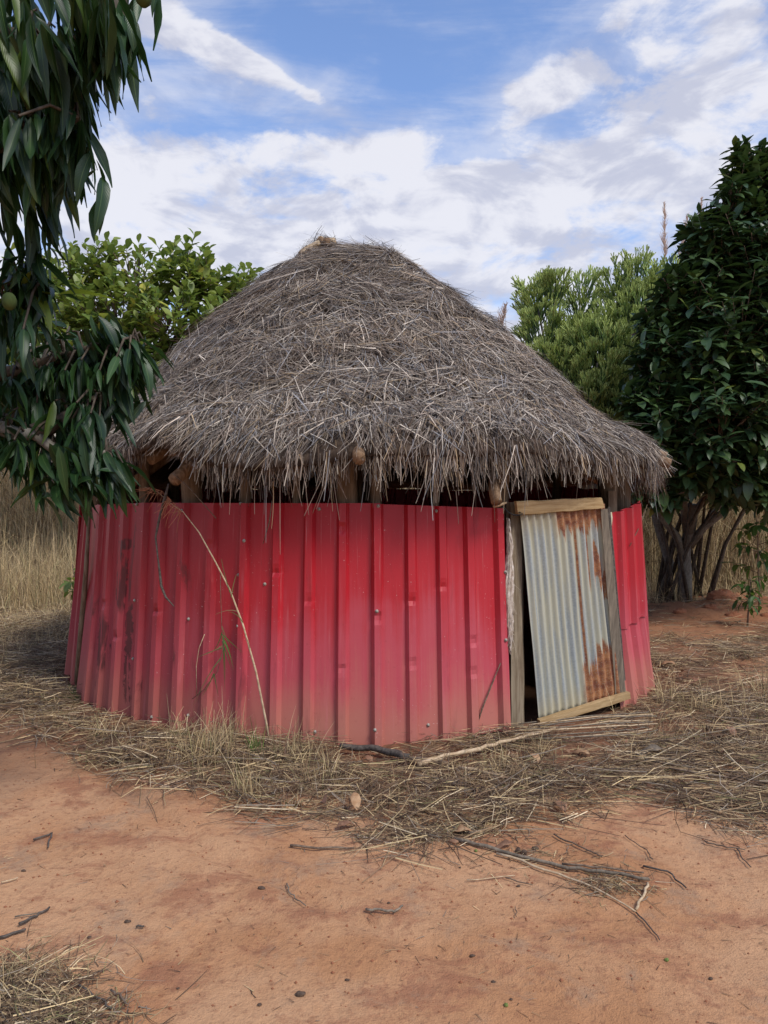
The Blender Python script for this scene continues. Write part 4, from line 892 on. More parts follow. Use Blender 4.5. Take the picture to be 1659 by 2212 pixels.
def ball(c, r, sq=(1, 1, 1), nseg=10, nring=7, rough=0.0, seed=0):
    r_ = random.Random(seed); V = []; F = []
    for j in range(nring + 1):
        th = math.pi * j / nring
        for k in range(nseg):
            ph = 2 * math.pi * k / nseg; q = r * (1 + rough * r_.uniform(-1, 1)); V.append((c[0] + q * sq[0] * math.sin(th) * math.cos(ph), c[1] + q * sq[1] * math.sin(th) * math.sin(ph), c[2] + q * sq[2] * math.cos(th)))
    for j in range(nring):
        for k in range(nseg): F.append((j * nseg + k, (j + 1) * nseg + k, (j + 1) * nseg + (k + 1) % nseg, j * nseg + (k + 1) % nseg))
    return np.array(V), np.array(F)
for (x, y, Y) in ((20, 651, 3.0), (310, -8, 2.6)):
    V, F = ball(at(x, y, Y - .25), .026, (1, 1, 1.25)); obj('fruit', V, F, M_mangofruit, mango)

# ------------------------------------------------------------------ generic crown of leafy shoots
def crown(tree, blobs, T, mat, per_area, nl, size, dn, spread, seed, trunkpts, topn=300, upw=.7, inner=.25, squash=1.0):
    rr = random.Random(seed); leaves = []; tw = []
    for (x, y, rp, Y) in blobs:
        c = at(x, y, Y); rad = rp / FPX * Y; n = int(per_area * rad * rad * 4) + 4
        for _ in range(n):
            v = Vector((rr.gauss(0, 1), rr.gauss(0, 1), rr.gauss(0, 1))).normalized(); k = rr.uniform(inner, 1) ** .45 if inner < 1 else 1
            t = c + Vector((v.x, v.y, v.z * squash)) * rad * k * rr.choice((.85, .92, 1, 1, 1.08, 1.22)); d = v + Vector((0, 0, upw)) + Vector((rr.uniform(-.3, .3),) * 3)
            if math.hypot(t.x - CX, t.y - CY) < 3.0 and t.z < 3.8 - math.hypot(t.x - CX, t.y - CY) * .5: continue
            whorl(leaves, t, d, rr.randint(nl - 2, nl + 2), len(T), size * rr.uniform(.8, 1.2), dn, spread, rr)
            back = t - d.normalized() * rr.uniform(.15, .35) + (c - t) * .35; tw.append(tube([back, t], [.009, .004], 4, 0, 0, False))
        near = min(trunkpts, key=lambda p: (p - c).length); m_ = near.lerp(c, .55) + Vector((rr.uniform(-.1, .1), rr.uniform(-.1, .1), .12))
        V, F = tube([near, m_, c, c + Vector((rr.uniform(-.2, .2), 0, rad * .6))], [.045, .03, .02, .008], 7, .08, seed); obj('branch', V, F, M_darkbark, tree)
    place_leaves(leaves, T, mat, tree, topn); V, F = join(tw); obj('twigs', V, F, M_twig, tree, kind='stuff')
# cashew behind left
cb = at(250, 1200, 12.0); cb.z = gzf(cb.x, cb.y)
cashew = empty('cashew_tree', cb, 'rounded cashew tree with pale yellow-green leaves behind the hut on the left', 'tree')
tp = [cb + Vector((0, 0, -.1)), cb + Vector((.05, 0, .8)), cb + Vector((-.05, .1, 1.7)), cb + Vector((.1, .1, 2.6))]
V, F = tube(tp, [.17, .14, .12, .08], 10, .08, 3); obj('trunk', V, F, M_bark, cashew)
TC = [leaf_tpl('obovate', .185, .10, .35, .3, .03, i, 6) for i in range(5)]
crown(cashew, [(150, 590, 62, 11.6), (215, 580, 66, 11.6), (300, 600, 80, 11.4), (395, 590, 78, 11.5), (450, 600, 64, 11.6), (525, 622, 44, 11.8), (250, 680, 100, 11.2), (370, 690, 105, 11.2), (460, 690, 75, 11.6), (170, 690, 90, 11.4), (300, 790, 110, 11.3), (190, 810, 110, 11.4), (60, 700, 130, 12.0), (390, 780, 80, 11.8), (60, 850, 120, 12.2), (500, 700, 80, 12.6), (600, 680, 70, 12.8)],
      TC, M_cashew, 38, 7, 1.0, -.1, .62, 5, tp, 300, .9, .35)
# dark broad-leaved tree right
db = at(1480, 1300, 11.2); db.z = gzf(db.x, db.y)
dark = empty('dark_leaved_tree', db, 'dense dark green broad-leaved tree with forked pale trunk to the right of the hut', 'tree')
def dp(x, y, Y): return at(x, y, Y)
st_ = [[db + Vector((0, 0, -.1)), dp(1480, 1250, 11.2), dp(1478, 1190, 11.2), dp(1492, 1140, 11.2), dp(1500, 1090, 11.1)],
       [dp(1478, 1210, 11.2), dp(1462, 1160, 11.15), dp(1430, 1120, 11.1), dp(1405, 1075, 11.0), dp(1390, 1010, 10.8)],
       [dp(1490, 1180, 11.2), dp(1520, 1140, 11.1), dp(1570, 1100, 11.0), dp(1620, 1060, 10.9), dp(1665, 1010, 10.8), dp(1700, 930, 10.6)],
       [dp(1486, 1160, 11.2), dp(1500, 1110, 11.1), dp(1530, 1060, 11.0), dp(1560, 980, 10.9), dp(1580, 850, 10.8)],
       [dp(1492, 1170, 11.3), dp(1540, 1110, 11.4), dp(1590, 1050, 11.4), dp(1630, 980, 11.3)],
       [db + Vector((-.25, .3, -.1)), dp(1448, 1220, 11.5), dp(1425, 1150, 11.5), dp(1405, 1080, 11.4), dp(1410, 1000, 11.3)],
       [dp(1484, 1150, 11.2), dp(1476, 1090, 11.1), dp(1480, 1000, 10.8), dp(1500, 850, 10.6), dp(1530, 700, 10.5), dp(1590, 480, 10.4)]]
for i, lp in enumerate(st_):
    r0 = (.105, .062, .06, .055, .04, .07, .06)[i]; n = len(lp)
    V, F = tube(lp, [r0 * (1 - .5 * k / n) for k in range(n)], 10, .07, i + 30); obj('trunk' if i in (0, 5) else 'stem', V, F, M_bark, dark)
TD = [leaf_tpl('ell', .24, .092, .45, .3, .035, i, 6) for i in range(5)]
rs = random.Random(21)
for i in range(14):
    a0 = db + Vector((rs.uniform(-.35, .45), rs.uniform(-.2, .5), -.05)); x_ = rs.uniform(1395, 1660); b0 = at(x_, rs.uniform(960, 1060), rs.uniform(10.6, 11.4)); mid_ = a0.lerp(b0, .45) + Vector(((a0.x - b0.x) * .12, 0, .12))
    V, F = tube([a0, a0.lerp(mid_, .6), mid_, mid_.lerp(b0, .5) + Vector((0, 0, .05)), b0], [.03, .026, .022, .018, .012], 6, .08, i); obj('stem', V, F, M_darkbark, dark)
crown(dark, [(1602, 318, 14, 10.3), (1650, 345, 30, 10.3), (1690, 380, 60, 10.4), (1665, 430, 80, 10.5), (1720, 430, 120, 10.5), (1500, 490, 22, 10.0), (1465, 600, 30, 9.7), (1405, 690, 26, 9.7), (1372, 860, 30, 9.3), (1362, 930, 26, 9.1), (1395, 1050, 26, 9.0), (1570, 1050, 40, 9.2), (1655, 1040, 50, 9.0), (1440, 1060, 24, 9.0), (1605, 345, 26, 10.3), (1600, 395, 45, 10.3), (1570, 460, 62, 10.1), (1640, 440, 75, 10.3), (1520, 520, 45, 10.0), (1555, 560, 80, 9.9), (1640, 580, 120, 9.8), (1505, 560, 34, 9.9), (1500, 660, 75, 9.6), (1440, 640, 38, 9.7), (1600, 720, 130, 9.4),
             (1430, 760, 62, 9.5), (1520, 790, 110, 9.2), (1420, 860, 60, 9.2), (1450, 930, 80, 9.0), (1560, 920, 120, 8.9), (1640, 860, 120, 9.0), (1405, 965, 40, 8.9), (1480, 1010, 50, 9.0), (1600, 1000, 70, 9.0), (1640, 960, 80, 9.4),
             (1720, 700, 150, 9.6), (1740, 900, 150, 9.4), (1720, 500, 120, 10), (1430, 1030, 45, 9.2), (1390, 900, 46, 9.2), (1385, 1000, 42, 9.0), (1410, 820, 50, 9.6), (1440, 700, 45, 9.7), (1450, 1010, 60, 9.4), (1560, 800, 160, 10.2), (1480, 900, 130, 10.4), (1620, 640, 150, 10.6), (1600, 950, 120, 10.6)],
      TD, M_dark, 66, 8, 1.0, .12, .75, 9, [p for lp in st_ for p in lp[2:]], 300, .8, .3)

# pencil-cactus bush
eb = at(1280, 1200, 13.2); eb.z = gzf(eb.x, eb.y)
euph = empty('pencil_cactus_bush', eb, 'tall pencil cactus bush with leafless bright green twigs behind the right slope of the roof', 'bush')
def sprig(seed, levels=4):
    r_ = random.Random(seed); P = []; 
    def grow(p, d, L_, lv, r0):
        q = p + d * L_; P.append((p, q, r0, lv))
        if lv == 0: return
        for k in range(r_.choice((2, 3, 3))):
            a = r_.uniform(0, 6.28); s = r_.uniform(.25, .5); o1 = d.orthogonal().normalized(); o2 = d.cross(o1)
            nd = (d + (o1 * math.cos(a) + o2 * math.sin(a)) * s + Vector((0, 0, .28))).normalized(); grow(q, nd, L_ * r_.uniform(.75, 1.0), lv - 1, r0 * .85)
    grow(Vector((0, 0, 0)), Vector((0, 0, 1)), .13, levels - 1, .012)
    V = []; F = []; C = []
    for a, b_, r0, lv in P:
        d = (b_ - a).normalized(); o1 = d.orthogonal().normalized(); o2 = d.cross(o1); n = len(V)
        cc = {0: (.40, .50, .16), 1: (.23, .34, .09), 2: (.09, .16, .05), 3: (.05, .10, .035)}[min(lv, 3)]
        for pnt, rr_ in ((a, r0), (b_, r0 * (1.15 if lv == 0 else .9))):
            for k in range(3): t = k * 2.094; V.append(tuple(pnt + (o1 * math.cos(t) + o2 * math.sin(t)) * rr_)); C.append(cc)
        for k in range(3): F.append((n + k, n + (k + 1) % 3, n + 3 + (k + 1) % 3, n + 3 + k))
    return np.array(V), np.array(F), np.array(C)
SP = [sprig(i) for i in range(6)]
def euph_fol(blobs, seed):
    rr = random.Random(seed); mats = [[] for _ in SP]
    for (x, y, rp, Y, sq) in blobs:
        c = at(x, y, Y); rad = rp / FPX * Y
        for _ in range(int(rad * rad * 620) + 20):
            v = Vector((rr.gauss(0, 1), rr.gauss(0, 1), rr.gauss(0, 1))).normalized(); t = c + Vector((v.x, v.y, v.z * sq)) * rad * rr.uniform(.45, 1) - Vector((0, 0, .3))
            d = Vector((v.x * .55, v.y * .55, 1 + .3 * v.z)); mats[rr.randrange(len(SP))].append(Matrix(frame_m(t, d, v.cross(d) + Vector((.01, 0, 0)), rr.uniform(.7, 1.15))) @ Matrix.Rotation(R(-90), 4, 'X'))
    parts = []
    for (V, F, C), ms in zip(SP, mats):
        if not ms: continue
        Ms = np.array([[list(q) for q in M] for M in ms]); W = np.einsum('nij,vj->nvi', Ms, np.concatenate([V, np.ones((len(V), 1))], 1))[..., :3].reshape(-1, 3)
        parts.append((W, (np.arange(len(ms))[:, None, None] * len(V) + F[None]).reshape(-1, 4), np.tile(C, (len(ms), 1))))
    return joinc(parts)
EB = [(1160, 640, 30, 12.8, 1.7), (1192, 610, 20, 12.7, 1.6), (1172, 705, 40, 12.7, 1.3), (1252, 632, 28, 12.9, 1.9), (1245, 720, 42, 12.9, 1.2), (1336, 615, 28, 13.0, 1.9), (1378, 590, 26, 13.0, 2.0), (1412, 610, 22, 13.0, 1.9), (1370, 690, 62, 12.9, 1.1), (1300, 705, 36, 12.8, 1.2), (1200, 770, 55, 12.6, 1), (1290, 770, 80, 12.6, 1.1), (1380, 760, 80, 12.7, 1.1), (1270, 840, 50, 12.4, 1), (1340, 860, 80, 12.6, 1), (1450, 620, 45, 13.2, 1.2), (1460, 720, 80, 13.2, 1.2), (1420, 860, 90, 13.2, 1.1), (1340, 950, 90, 13.3, 1.1), (1240, 900, 90, 13.3, 1.1), (1160, 850, 80, 13.4, 1.1)]
V, F, C = euph_fol(EB, 3); obj('foliage', V, F, M_pencil, euph, colr=C, kind='stuff')
tk = []
for i, (x, y, rp, Y, sq) in enumerate(EB):
    c = at(x, y, Y); V, F = tube([eb + Vector((rr.uniform(-.3, .3), rr.uniform(-.1, .1), -.05)), eb.lerp(c, .5) + Vector((0, 0, -.1)), c + Vector((0, 0, -.1))], [.07, .04, .015], 7, .08, i); obj('stem', V, F, M_bark, euph)

# ------------------------------------------------------------------ reed plumes and small plants
def plume(x, y0, y1, Y, lean, label):
    a = at(x, y1, Y); base = Vector((a.x + .1, Y, gzf(a.x, Y))); tip = at(x + lean, y0, Y)
    root = empty('reed_plume', base, label, 'reed', 'tall reed plumes behind the trees')
    V, F = tube([base, base.lerp(tip, .5) + Vector((.03, 0, 0)), tip], [.008, .006, .003], 5, 0, 1, False); obj('stalk', V, F, M_paletwig, root)
    n = 150; t = rng.uniform(0, 1, n); P = np.array(tip)[None] + (np.array(a) - np.array(tip))[None] * t[:, None]
    s = np.sign(rng.uniform(-1, 1, n)); d = np.stack([s * rng.uniform(.15, .5, n), rng.normal(0, .2, n), np.ones(n)], -1)
    V, F, C = ribbons(P, d, rng.uniform(.06, .2, n) * (.4 + t), np.full(n, .010), np.tile([0, -1., 0], (n, 1)), rng.normal(0, .1, (n, 3)), np.tile([.42, .30, .24], (n, 1)) * rng.uniform(.8, 1.2, (n, 1)), 2)
    obj('seed_head', V, F, M_grass, root, colr=C)
plume(1437, 440, 560, 14.5, -2, 'tall pinkish reed plume standing straight above the pencil cactus bush')
plume(1468, 465, 570, 14.5, 18, 'pinkish reed plume leaning right against the dark tree')
plume(1508, 430, 520, 14.5, 8, 'pale reed plume half hidden by the top of the dark tree')
plume(1080, 660, 720, 12.0, 12, 'small pinkish reed plume just above the right slope of the roof')
# saplings at the right edge
def sapling(x, y, Y, h, n, label, name='sapling', size=1.0, mat=M_sapling):
    b_ = at(x, y, Y); b_.z = gzf(b_.x, b_.y); root = empty(name, b_, label, 'plant'); rr = random.Random(int(x + y)); lv = []; 
    tip = b_ + Vector((rr.uniform(-.1, .1), 0, h)); V, F = tube(bend_pts(b_, tip, 5, .03, int(x)), [.012, .01, .008, .006, .004], 6, 0, 1); obj('stem', V, F, M_twig, root)
    for k in range(n):
        t = .35 + .65 * k / n; p = b_.lerp(tip, t); a = k * 2.4; q = p + Vector((math.cos(a), math.sin(a), .35)) * h * .22
        V, F = tube([p, q], [.005, .003], 4, 0, 0, False); obj('stem', V, F, M_twig, root)
        whorl(lv, q, (math.cos(a), math.sin(a), .1), 8, len(TD), size * .75, .5, .7, rr)
    place_leaves(lv, TD, mat, root, 120)
sapling(1640, 1250, 10.0, 1.25, 9, 'bright green sapling at the right edge beyond the dark tree trunk')
sapling(1615, 1290, 9.2, .6, 6, 'low dark green bushy plant by the red clods at the right edge', 'small_bush', .8)
sapling(172, 1275, 9.0, .75, 4, 'small broad-leaved green plant just left of the hut wall', 'small_plant', .9, M_cashew)

# ------------------------------------------------------------------ tufts of grass standing at the hut foot
def tuft(x, y, n, h, spread, label, name='grass_tuft', pal=GPAL, w=GW, group='grass tufts at the foot of the hut', wd=(.0025, .006), lean=.35, cat='grass'):
    p = gp(x, y); P = np.stack([p.x + rng.normal(0, spread, n), p.y + rng.normal(0, spread * .8, n), np.zeros(n)], -1)
    rad = np.hypot(P[:, 0] - CX, P[:, 1] - CY); fix = rad < 2.66; P[fix, 0] = CX + (P[fix, 0] - CX) / rad[fix] * 2.68; P[fix, 1] = CY + (P[fix, 1] - CY) / rad[fix] * 2.68
    P[:, 2] = gz(P[:, 0], P[:, 1]) - .005; a = rng.uniform(0, 6.28, n); le = np.abs(rng.normal(0, lean, n))
    d = np.stack([np.cos(a) * le, np.sin(a) * le - .05, np.ones(n)], -1); bd = np.stack([np.cos(a) * le * .9, np.sin(a) * le * .9, -le * .9], -1) + rng.normal(0, .12, (n, 3))
    V, F, C = ribbons(P, d, rng.uniform(.35, 1.1, n) * h, rng.uniform(*wd, n), np.stack([rng.normal(0, .6, n), -np.ones(n), rng.normal(0, .3, n)], -1), bd, pick(n, w, pal) * .85, 4, .25)
    return tag(obj(name, V, F, M_grass, colr=C), label, cat, group)
GREEN = np.array([(.10, .20, .03), (.06, .15, .03), (.16, .25, .05)]); GRW = np.array([.4, .4, .2])
tuft(215, 1598, 50, .22, .04, 'small dry grass tuft, leftmost below the dented red sheets')
tuft(378, 1612, 60, .28, .04, 'dry grass tuft left of the leaning pale stalk, at the wall foot')
tuft(430, 1650, 110, .26, .08, 'broad dry tuft sprawling on the straw left of the leaning stalk')
tuft(468, 1632, 90, .34, .06, 'tallest dry tuft leaning right, left of the green blades')
tuft(505, 1597, 90, .26, .06, 'curled brown tuft against the wall, just left of the green blades')
tuft(529, 1725, 80, .26, .05, 'dry tuft at the front edge of the straw near the bare path')
tuft(552, 1642, 34, .24, .02, 'tuft of fresh bright green blades near the foot of the leaning stalk', 'green_tuft', GREEN, GRW, lean=.15)
tuft(636, 1650, 80, .28, .07, 'thin dry tuft just right of the leaning stalk foot')
tuft(700, 1690, 90, .2, .08, 'low dry tuft left of the dark stick')
tuft(1078, 1668, 60, .22, .05, 'dry tuft behind the pale split stick')
tuft(1160, 1640, 60, .2, .05, 'sparse dry tuft in front of the doorway')
tuft(1448, 1520, 90, .28, .08, 'dry tuft right of the pink lower sheet')
tuft(1520, 1535, 90, .24, .09, 'wide low dry tuft well right of the door')
tuft(1635, 1510, 90, .36, .07, 'tall dry tuft at the right edge on bare orange earth')
tuft(195, 1508, 260, .10, .09, 'low patch of fine green grass at the left foot of the wall', 'green_patch', GREEN * .7, GRW, wd=(.002, .004), lean=.6)
tuft(1330, 1905, 70, .07, .05, 'wisp of curled straw between the long stalks on the path', 'straw_wisp', LPAL, LW, None, (.0015, .003), 1.6, 'straw')
tuft(20, 2150, 260, .16, .12, 'heap of matted dry grass in the bottom left corner', 'grass_heap', GPAL, GW, None, (.002, .004), 1.3)
tuft(95, 2195, 160, .12, .10, 'flattened straw wisp right of the corner grass heap', 'grass_heap', LPAL, LW, None, (.002, .004), 1.6)

# ------------------------------------------------------------------ stalks leaning on and dangling over the wall
def wp(x, y, off=.05):
    q = phi_of(x, 2.56); return at(x, y, CY - (2.56 + off) * math.cos(q))
root_ = empty('leaning_grass_stalk', gp(583, 1612), 'long pale grass stalk leaning up the red wall with a rusty seed head', 'grass stalk')
pts = [gp(583, 1612), wp(575, 1560, .14), wp(553, 1450, .12), wp(525, 1350, .10), wp(497, 1275, .09), wp(466, 1215, .09), wp(430, 1150, .09), wp(395, 1105, .10), wp(372, 1090, .11), wp(340, 1062, .11), wp(312, 1052, .12)]
V, F = tube(pts, [.0065, .007, .0065, .006, .0055, .005, .0042, .003, .0025, .002, .0015], 6, .03, 1); obj('stalk', V, F, M_paletwig, root_)
def seedhead(pts_xy, n, lo, hi, pal, off=.11, sd=.5):
    P = []; 
    for _ in range(n):
        i = rng.integers(0, len(pts_xy) - 1); t = rng.uniform(); a, b_ = pts_xy[i], pts_xy[i + 1]; P.append(tuple(wp(a[0] + (b_[0] - a[0]) * t, a[1] + (b_[1] - a[1]) * t, off)))
    P = np.array(P); d = np.stack([rng.normal(-.55, sd, n), rng.normal(-.1, .2, n), rng.normal(-.6, .4, n)], -1)
    return ribbons(P, d, rng.uniform(lo, hi, n), np.full(n, .0035), np.tile([0, -1., 0], (n, 1)), rng.normal(0, .25, (n, 3)), np.tile(pal, (n, 1)) * rng.uniform(.7, 1.3, (n, 1)), 3)
V, F, C = seedhead([(322, 1052), (350, 1060), (375, 1085), (400, 1110)], 60, .04, .14, (.30, .12, .06)); obj('seed_head', V, F, M_grass, root_, colr=C)
V, F, C = joinc([ribbons(np.array([tuple(wp(525, 1345, .11)), tuple(wp(497, 1280, .10)), tuple(wp(540, 1400, .12)), tuple(wp(500, 1290, .11)), tuple(wp(512, 1320, .1))]), np.array([(-.5, 0, 1.), (-.3, 0, .9), (-.2, -.1, 1), (.1, 0, 1.), (-.6, 0, .2)]), np.array([.14, .25, .1, .16, .12]), np.full(5, .006), np.tile([0, -1., 0], (5, 1)), np.array([(-.2, 0, -.4), (.1, 0, -.1), (-.1, 0, -.2), (.1, 0, -.1), (-.2, 0, -.5)]), np.array([(.12, .15, .05), (.10, .14, .05), (.3, .2, .1), (.14, .17, .06), (.25, .17, .09)]), 4)]); obj('blade', V, F, M_grass, root_, colr=C)
V, F = tube([wp(467, 1120, .13), wp(410, 1055, .13), wp(372, 1022, .14)], [.003, .0028, .002], 5, 0, 1); tag(obj('thin_stem', V, F, M_twig), 'thin brown stem arching from the roof notch towards the leaning stalk', 'stem')
# dangling strap of dead bark
sp = [wp(x, y, .13) for x, y in ((364, 1045), (360, 1062), (353, 1085), (343, 1125), (336, 1160), (341, 1205), (345, 1235), (348, 1265), (358, 1290), (376, 1310))]
V, F = tube(sp, [.006, .009, .010, .009, .007, .006, .008, .009, .008, .003], 6, .2, 7); tag(obj('hanging_bark_strip', V, F, M_darktwig), 'dark twisted bark strip hanging from the split log end over the red wall', 'bark strip')
# green dangling grass spray
gr = empty('hanging_grass_spray', wp(480, 1385, .05), 'drooping spray of green and brown blades against the red wall left of the stalk', 'grass spray')
V, F = tube([wp(x, y, .09) for x, y in ((476, 1235), (477, 1290), (479, 1352), (482, 1400), (470, 1450), (440, 1490), (415, 1510))], [.002] * 7, 5, 0, 1); obj('stem', V, F, M_twig, gr)
bl = [((479, 1352), (.3, 0, -1), .16), ((480, 1365), (-.25, 0, -1), .2), ((482, 1375), (.1, 0, -1), .24), ((481, 1380), (.6, 0, -1), .17), ((480, 1385), (.35, 0, -1), .22), ((481, 1395), (-1, 0, -.6), .16), ((479, 1400), (-1.2, 0, -.35), .18), ((478, 1420), (-1, 0, -1.2), .3), ((482, 1390), (.05, 0, -1), .26), ((462, 1455), (-.4, 0, -1), .16), ((462, 1455), (.2, 0, -1), .16), ((480, 1370), (.9, 0, -.9), .14), ((480, 1375), (.8, 0, -1.2), .2)]
P = np.array([tuple(wp(a[0], a[1], .09)) for a, d, l in bl]); D_ = np.array([d for a, d, l in bl], float)
V, F, C = ribbons(P, D_, np.array([l for *_, l in bl]), np.full(len(bl), .008), np.tile([0, -1., 0], (len(bl), 1)), rng.normal(0, .12, (len(bl), 3)), pick(len(bl), np.array([.4, .3, .3]), np.array([(.07, .12, .03), (.10, .14, .05), (.18, .13, .06)])), 4, .1); obj('blades', V, F, M_grass, gr, colr=C)
V, F = tube([wp(x, y, .07) for x, y in ((442, 1370), (430, 1400), (424, 1440), (425, 1502))], [.0022] * 4, 5, 0, 1); tag(obj('thin_stem', V, F, M_paletwig), 'thin pale bent stem on the wall left of the green spray', 'stem')
V, F = tube([gp(1022, 1595), wp(1042, 1530, .08), wp(1070, 1460, .06), wp(1098, 1392, .06)], [.005, .005, .004, .003], 6, .05, 1); tag(obj('leaning_twig', V, F, M_twig), 'thin grey twig leaning on the right end of the long red wall', 'twig')
def hang_root(x0, y0, x1, y1, label):
    V, F = tube([wp(x0, y0, .14), wp((x0 + x1) / 2 + 4, (y0 + y1) / 2, .12), wp(x1, y1, .12)], [.003, .0035, .002], 5, .1, int(x0)); tag(obj('hanging_twig', V, F, M_twig), label, 'twig')
hang_root(588, 1080, 568, 1175, 'forked twig dangling from the thatch onto the red wall')
hang_root(1360, 1180, 1398, 1090, 'thin stem slanting across the top of the right hand red sheets')

# ------------------------------------------------------------------ sticks, leaves, pods and clods on the ground
def stick(pts, r0, r1, mat, label, name='stick', lift=.008, sides=7, group=None):
    P = []
    for i, (x, y) in enumerate(pts): P.append(gp(x, y, lift + r0))
    fine_ = []
    for a, b_ in zip(P[:-1], P[1:]):
        for t in (0, .25, .5, .75): j_ = .35 * r0 + .004; q = a.lerp(b_, t) + Vector((random.uniform(-j_, j_), random.uniform(-j_, j_), random.uniform(-.3, .3) * r0)); fine_.append(q)
    fine_.append(P[-1]); n = len(fine_)
    V, F = tube(fine_, [r0 + (r1 - r0) * i / (n - 1) for i in range(n)], sides, .2, int(pts[0][0] + pts[0][1])); return tag(obj(name, V, F, mat), label, 'stick' if name != 'stalk' else 'stalk', group)
stick([(735, 1630), (790, 1634), (840, 1642), (884, 1654)], .016, .020, M_darktwig, 'thick dark grey branch half buried in straw in front of the wall', 'branch_piece', .035, 9)
stick([(884, 1654), (920, 1660), (965, 1668)], .014, .010, M_twig, 'brown end of a stick running on from the dark grey branch', 'branch_piece', .03)
stick([(901, 1673), (960, 1660), (1020, 1648), (1080, 1632), (1200, 1600)], .014, .008, M_paletwig, 'pale peeled stick crossing the end of the dark branch, pointing to the doorway', 'stick', .045)
stick([(992, 1676), (1040, 1683), (1087, 1692)], .011, .010, M_paletwig, 'short pale yellow stick lying below the long peeled one', 'stick', .035)
stick([(985, 1820), (1078, 1843), (1226, 1880), (1320, 1895), (1403, 1912)], .0085, .006, M_stile, 'long thick dry stalk lying across the path on the right', 'stalk')
stick([(1075, 1848), (1180, 1885), (1283, 1926), (1374, 1976)], .005, .003, M_paletwig, 'thin pale stalk splitting off below the long thick stalk', 'stalk')
stick([(1215, 1869), (1300, 1880), (1391, 1893)], .0045, .003, M_twig, 'thin brown stalk lying just above the long thick stalk', 'stalk')
stick([(1400, 1917), (1388, 1945), (1374, 1972)], .005, .005, M_paletwig, 'short flat straw standing across the end of the long stalks', 'stalk')
stick([(1374, 1976), (1400, 2005), (1425, 2035)], .003, .002, M_darktwig, 'fine dark twig trailing below the long stalks', 'twig')
stick([(1197, 1806), (1250, 1832), (1300, 1858)], .004, .003, M_twig, 'thin twig slanting down above the long thick stalk', 'twig')
stick([(1391, 1878), (1440, 1890), (1482, 1924)], .004, .003, M_darktwig, 'dark bent twig right of the long stalk end', 'twig')
stick([(1009, 1907), (1112, 1894)], .0025, .002, M_paletwig, 'fine pale straw alone on the path below the long stalk', 'twig')
stick([(793, 1972), (830, 1975), (853, 1981), (870, 1964)], .0055, .004, M_stile, 'grey L-shaped twig alone in the middle of the bare path', 'twig')
stick([(618, 1908), (623, 1925), (638, 1946), (661, 1970)], .003, .002, M_stile, 'thin curved pale twig on the path left of centre', 'twig')
stick([(628, 1832), (690, 1836), (765, 1837)], .006, .004, M_twig, 'straight brown stick at the front edge of the straw', 'stick')
stick([(1034, 1778), (1088, 1773)], .005, .004, M_paletwig, 'short whitish straw piece on the dark litter', 'stalk')
stick([(1098, 1735), (1095, 1765), (1092, 1800)], .003, .002, M_paletwig, 'thin whitish straw pointing at the camera beside the short whitish piece', 'stalk', .03)
stick([(73, 1818), (112, 1806), (104, 1838)], .0045, .003, M_darktwig, 'dark V-shaped twig on the path at the far left', 'twig')
stick([(45, 2003), (76, 1985), (107, 1967)], .005, .004, M_darktwig, 'dark straight twig on the left of the path', 'twig')
stick([(34, 1988), (90, 1976)], .003, .002, M_stile, 'thin grey twig crossing the dark straight one at left', 'twig')
stick([(0, 2030), (56, 2013)], .005, .004, M_darktwig, 'dark twig cut by the left edge above the corner grass', 'twig')
stick([(0, 1918), (39, 1906)], .0035, .003, M_paletwig, 'pale straw at the left edge of the path', 'stalk')
stick([(242, 2145), (258, 2157), (275, 2174)], .004, .003, M_twig, 'small bent twig right of the corner grass heap', 'twig')
stick([(169, 2131), (205, 2155), (242, 2183)], .0035, .003, M_darktwig, 'dark twig slanting out of the corner grass heap', 'twig')
stick([(296, 2007), (311, 2008)], .004, .004, M_darktwig, 'tiny dark stick beside the brown nut on the left', 'twig')
stick([(1115, 1963), (1115, 1985)], .002, .002, M_twig, 'tiny upright twig on the path right of centre', 'twig')
stick([(1520, 1820), (1560, 1832), (1610, 1840)], .004, .003, M_twig, 'brown twig at the litter edge on the far right', 'twig')
stick([(1590, 1835), (1605, 1858), (1622, 1876)], .003, .002, M_darktwig, 'dark twig pointing down at the far right litter edge', 'twig')
stick([(1090, 1900), (1150, 1915)], .003, .002, M_twig, 'fine reddish twig below the long stalk, centre right', 'twig')
stick([(1410, 1865), (1395, 1840), (1350, 1810)], .003, .002, M_twig, 'fine twig right of the centre litter on bare earth', 'twig')
# pale cut culms lying right of the door
for i in range(9):
    y = 1562 + i * 5; stick([(1120 + 23 * (i % 4), y + 18), (1280 + 12 * i, y + 2), (1400 + 10 * (i % 3), y - 8)], .0045, .004, M_paletwig if i % 2 else M_stile, 'pale straw culm in the bundle lying before the door', 'straw_culm', .03 + .005 * (i % 3), 6, 'culms lying in front of the door')
for i in range(10):
    x = 1395 + 14 * i; stick([(x - 60, 1632 + 6 * i), (x + 80, 1655 + 6 * i), (x + 220, 1690 + 6 * i)], .0045, .004, (M_paletwig, M_stile, M_twig)[i % 3], 'long dry culm in the swathe on the right', 'straw_culm', .025 + .006 * (i % 3), 6, 'culms in the swathe on the right')
def dleaf(x, y, s, rot, tiltz, mat, label, sh='ell', up=.02):
    p = gp(x, y, up); V, F, U = leaf_tpl(sh, s, s * (.42 if sh == 'ell' else .28), .9, .5, .09, int(x), 8)
    M = Matrix.Translation(p) @ Matrix.Rotation(rot, 4, 'Z') @ Matrix.Rotation(tiltz, 4, 'X'); Vw = np.array([tuple(M @ Vector(v)) for v in V])
    o = obj('dry_leaf', Vw, F, mat, uv=U); m = o.modifiers.new('thickness', 'SOLIDIFY'); m.thickness = .0012; tag(o, label, 'leaf', 'dry leaves on the ground')
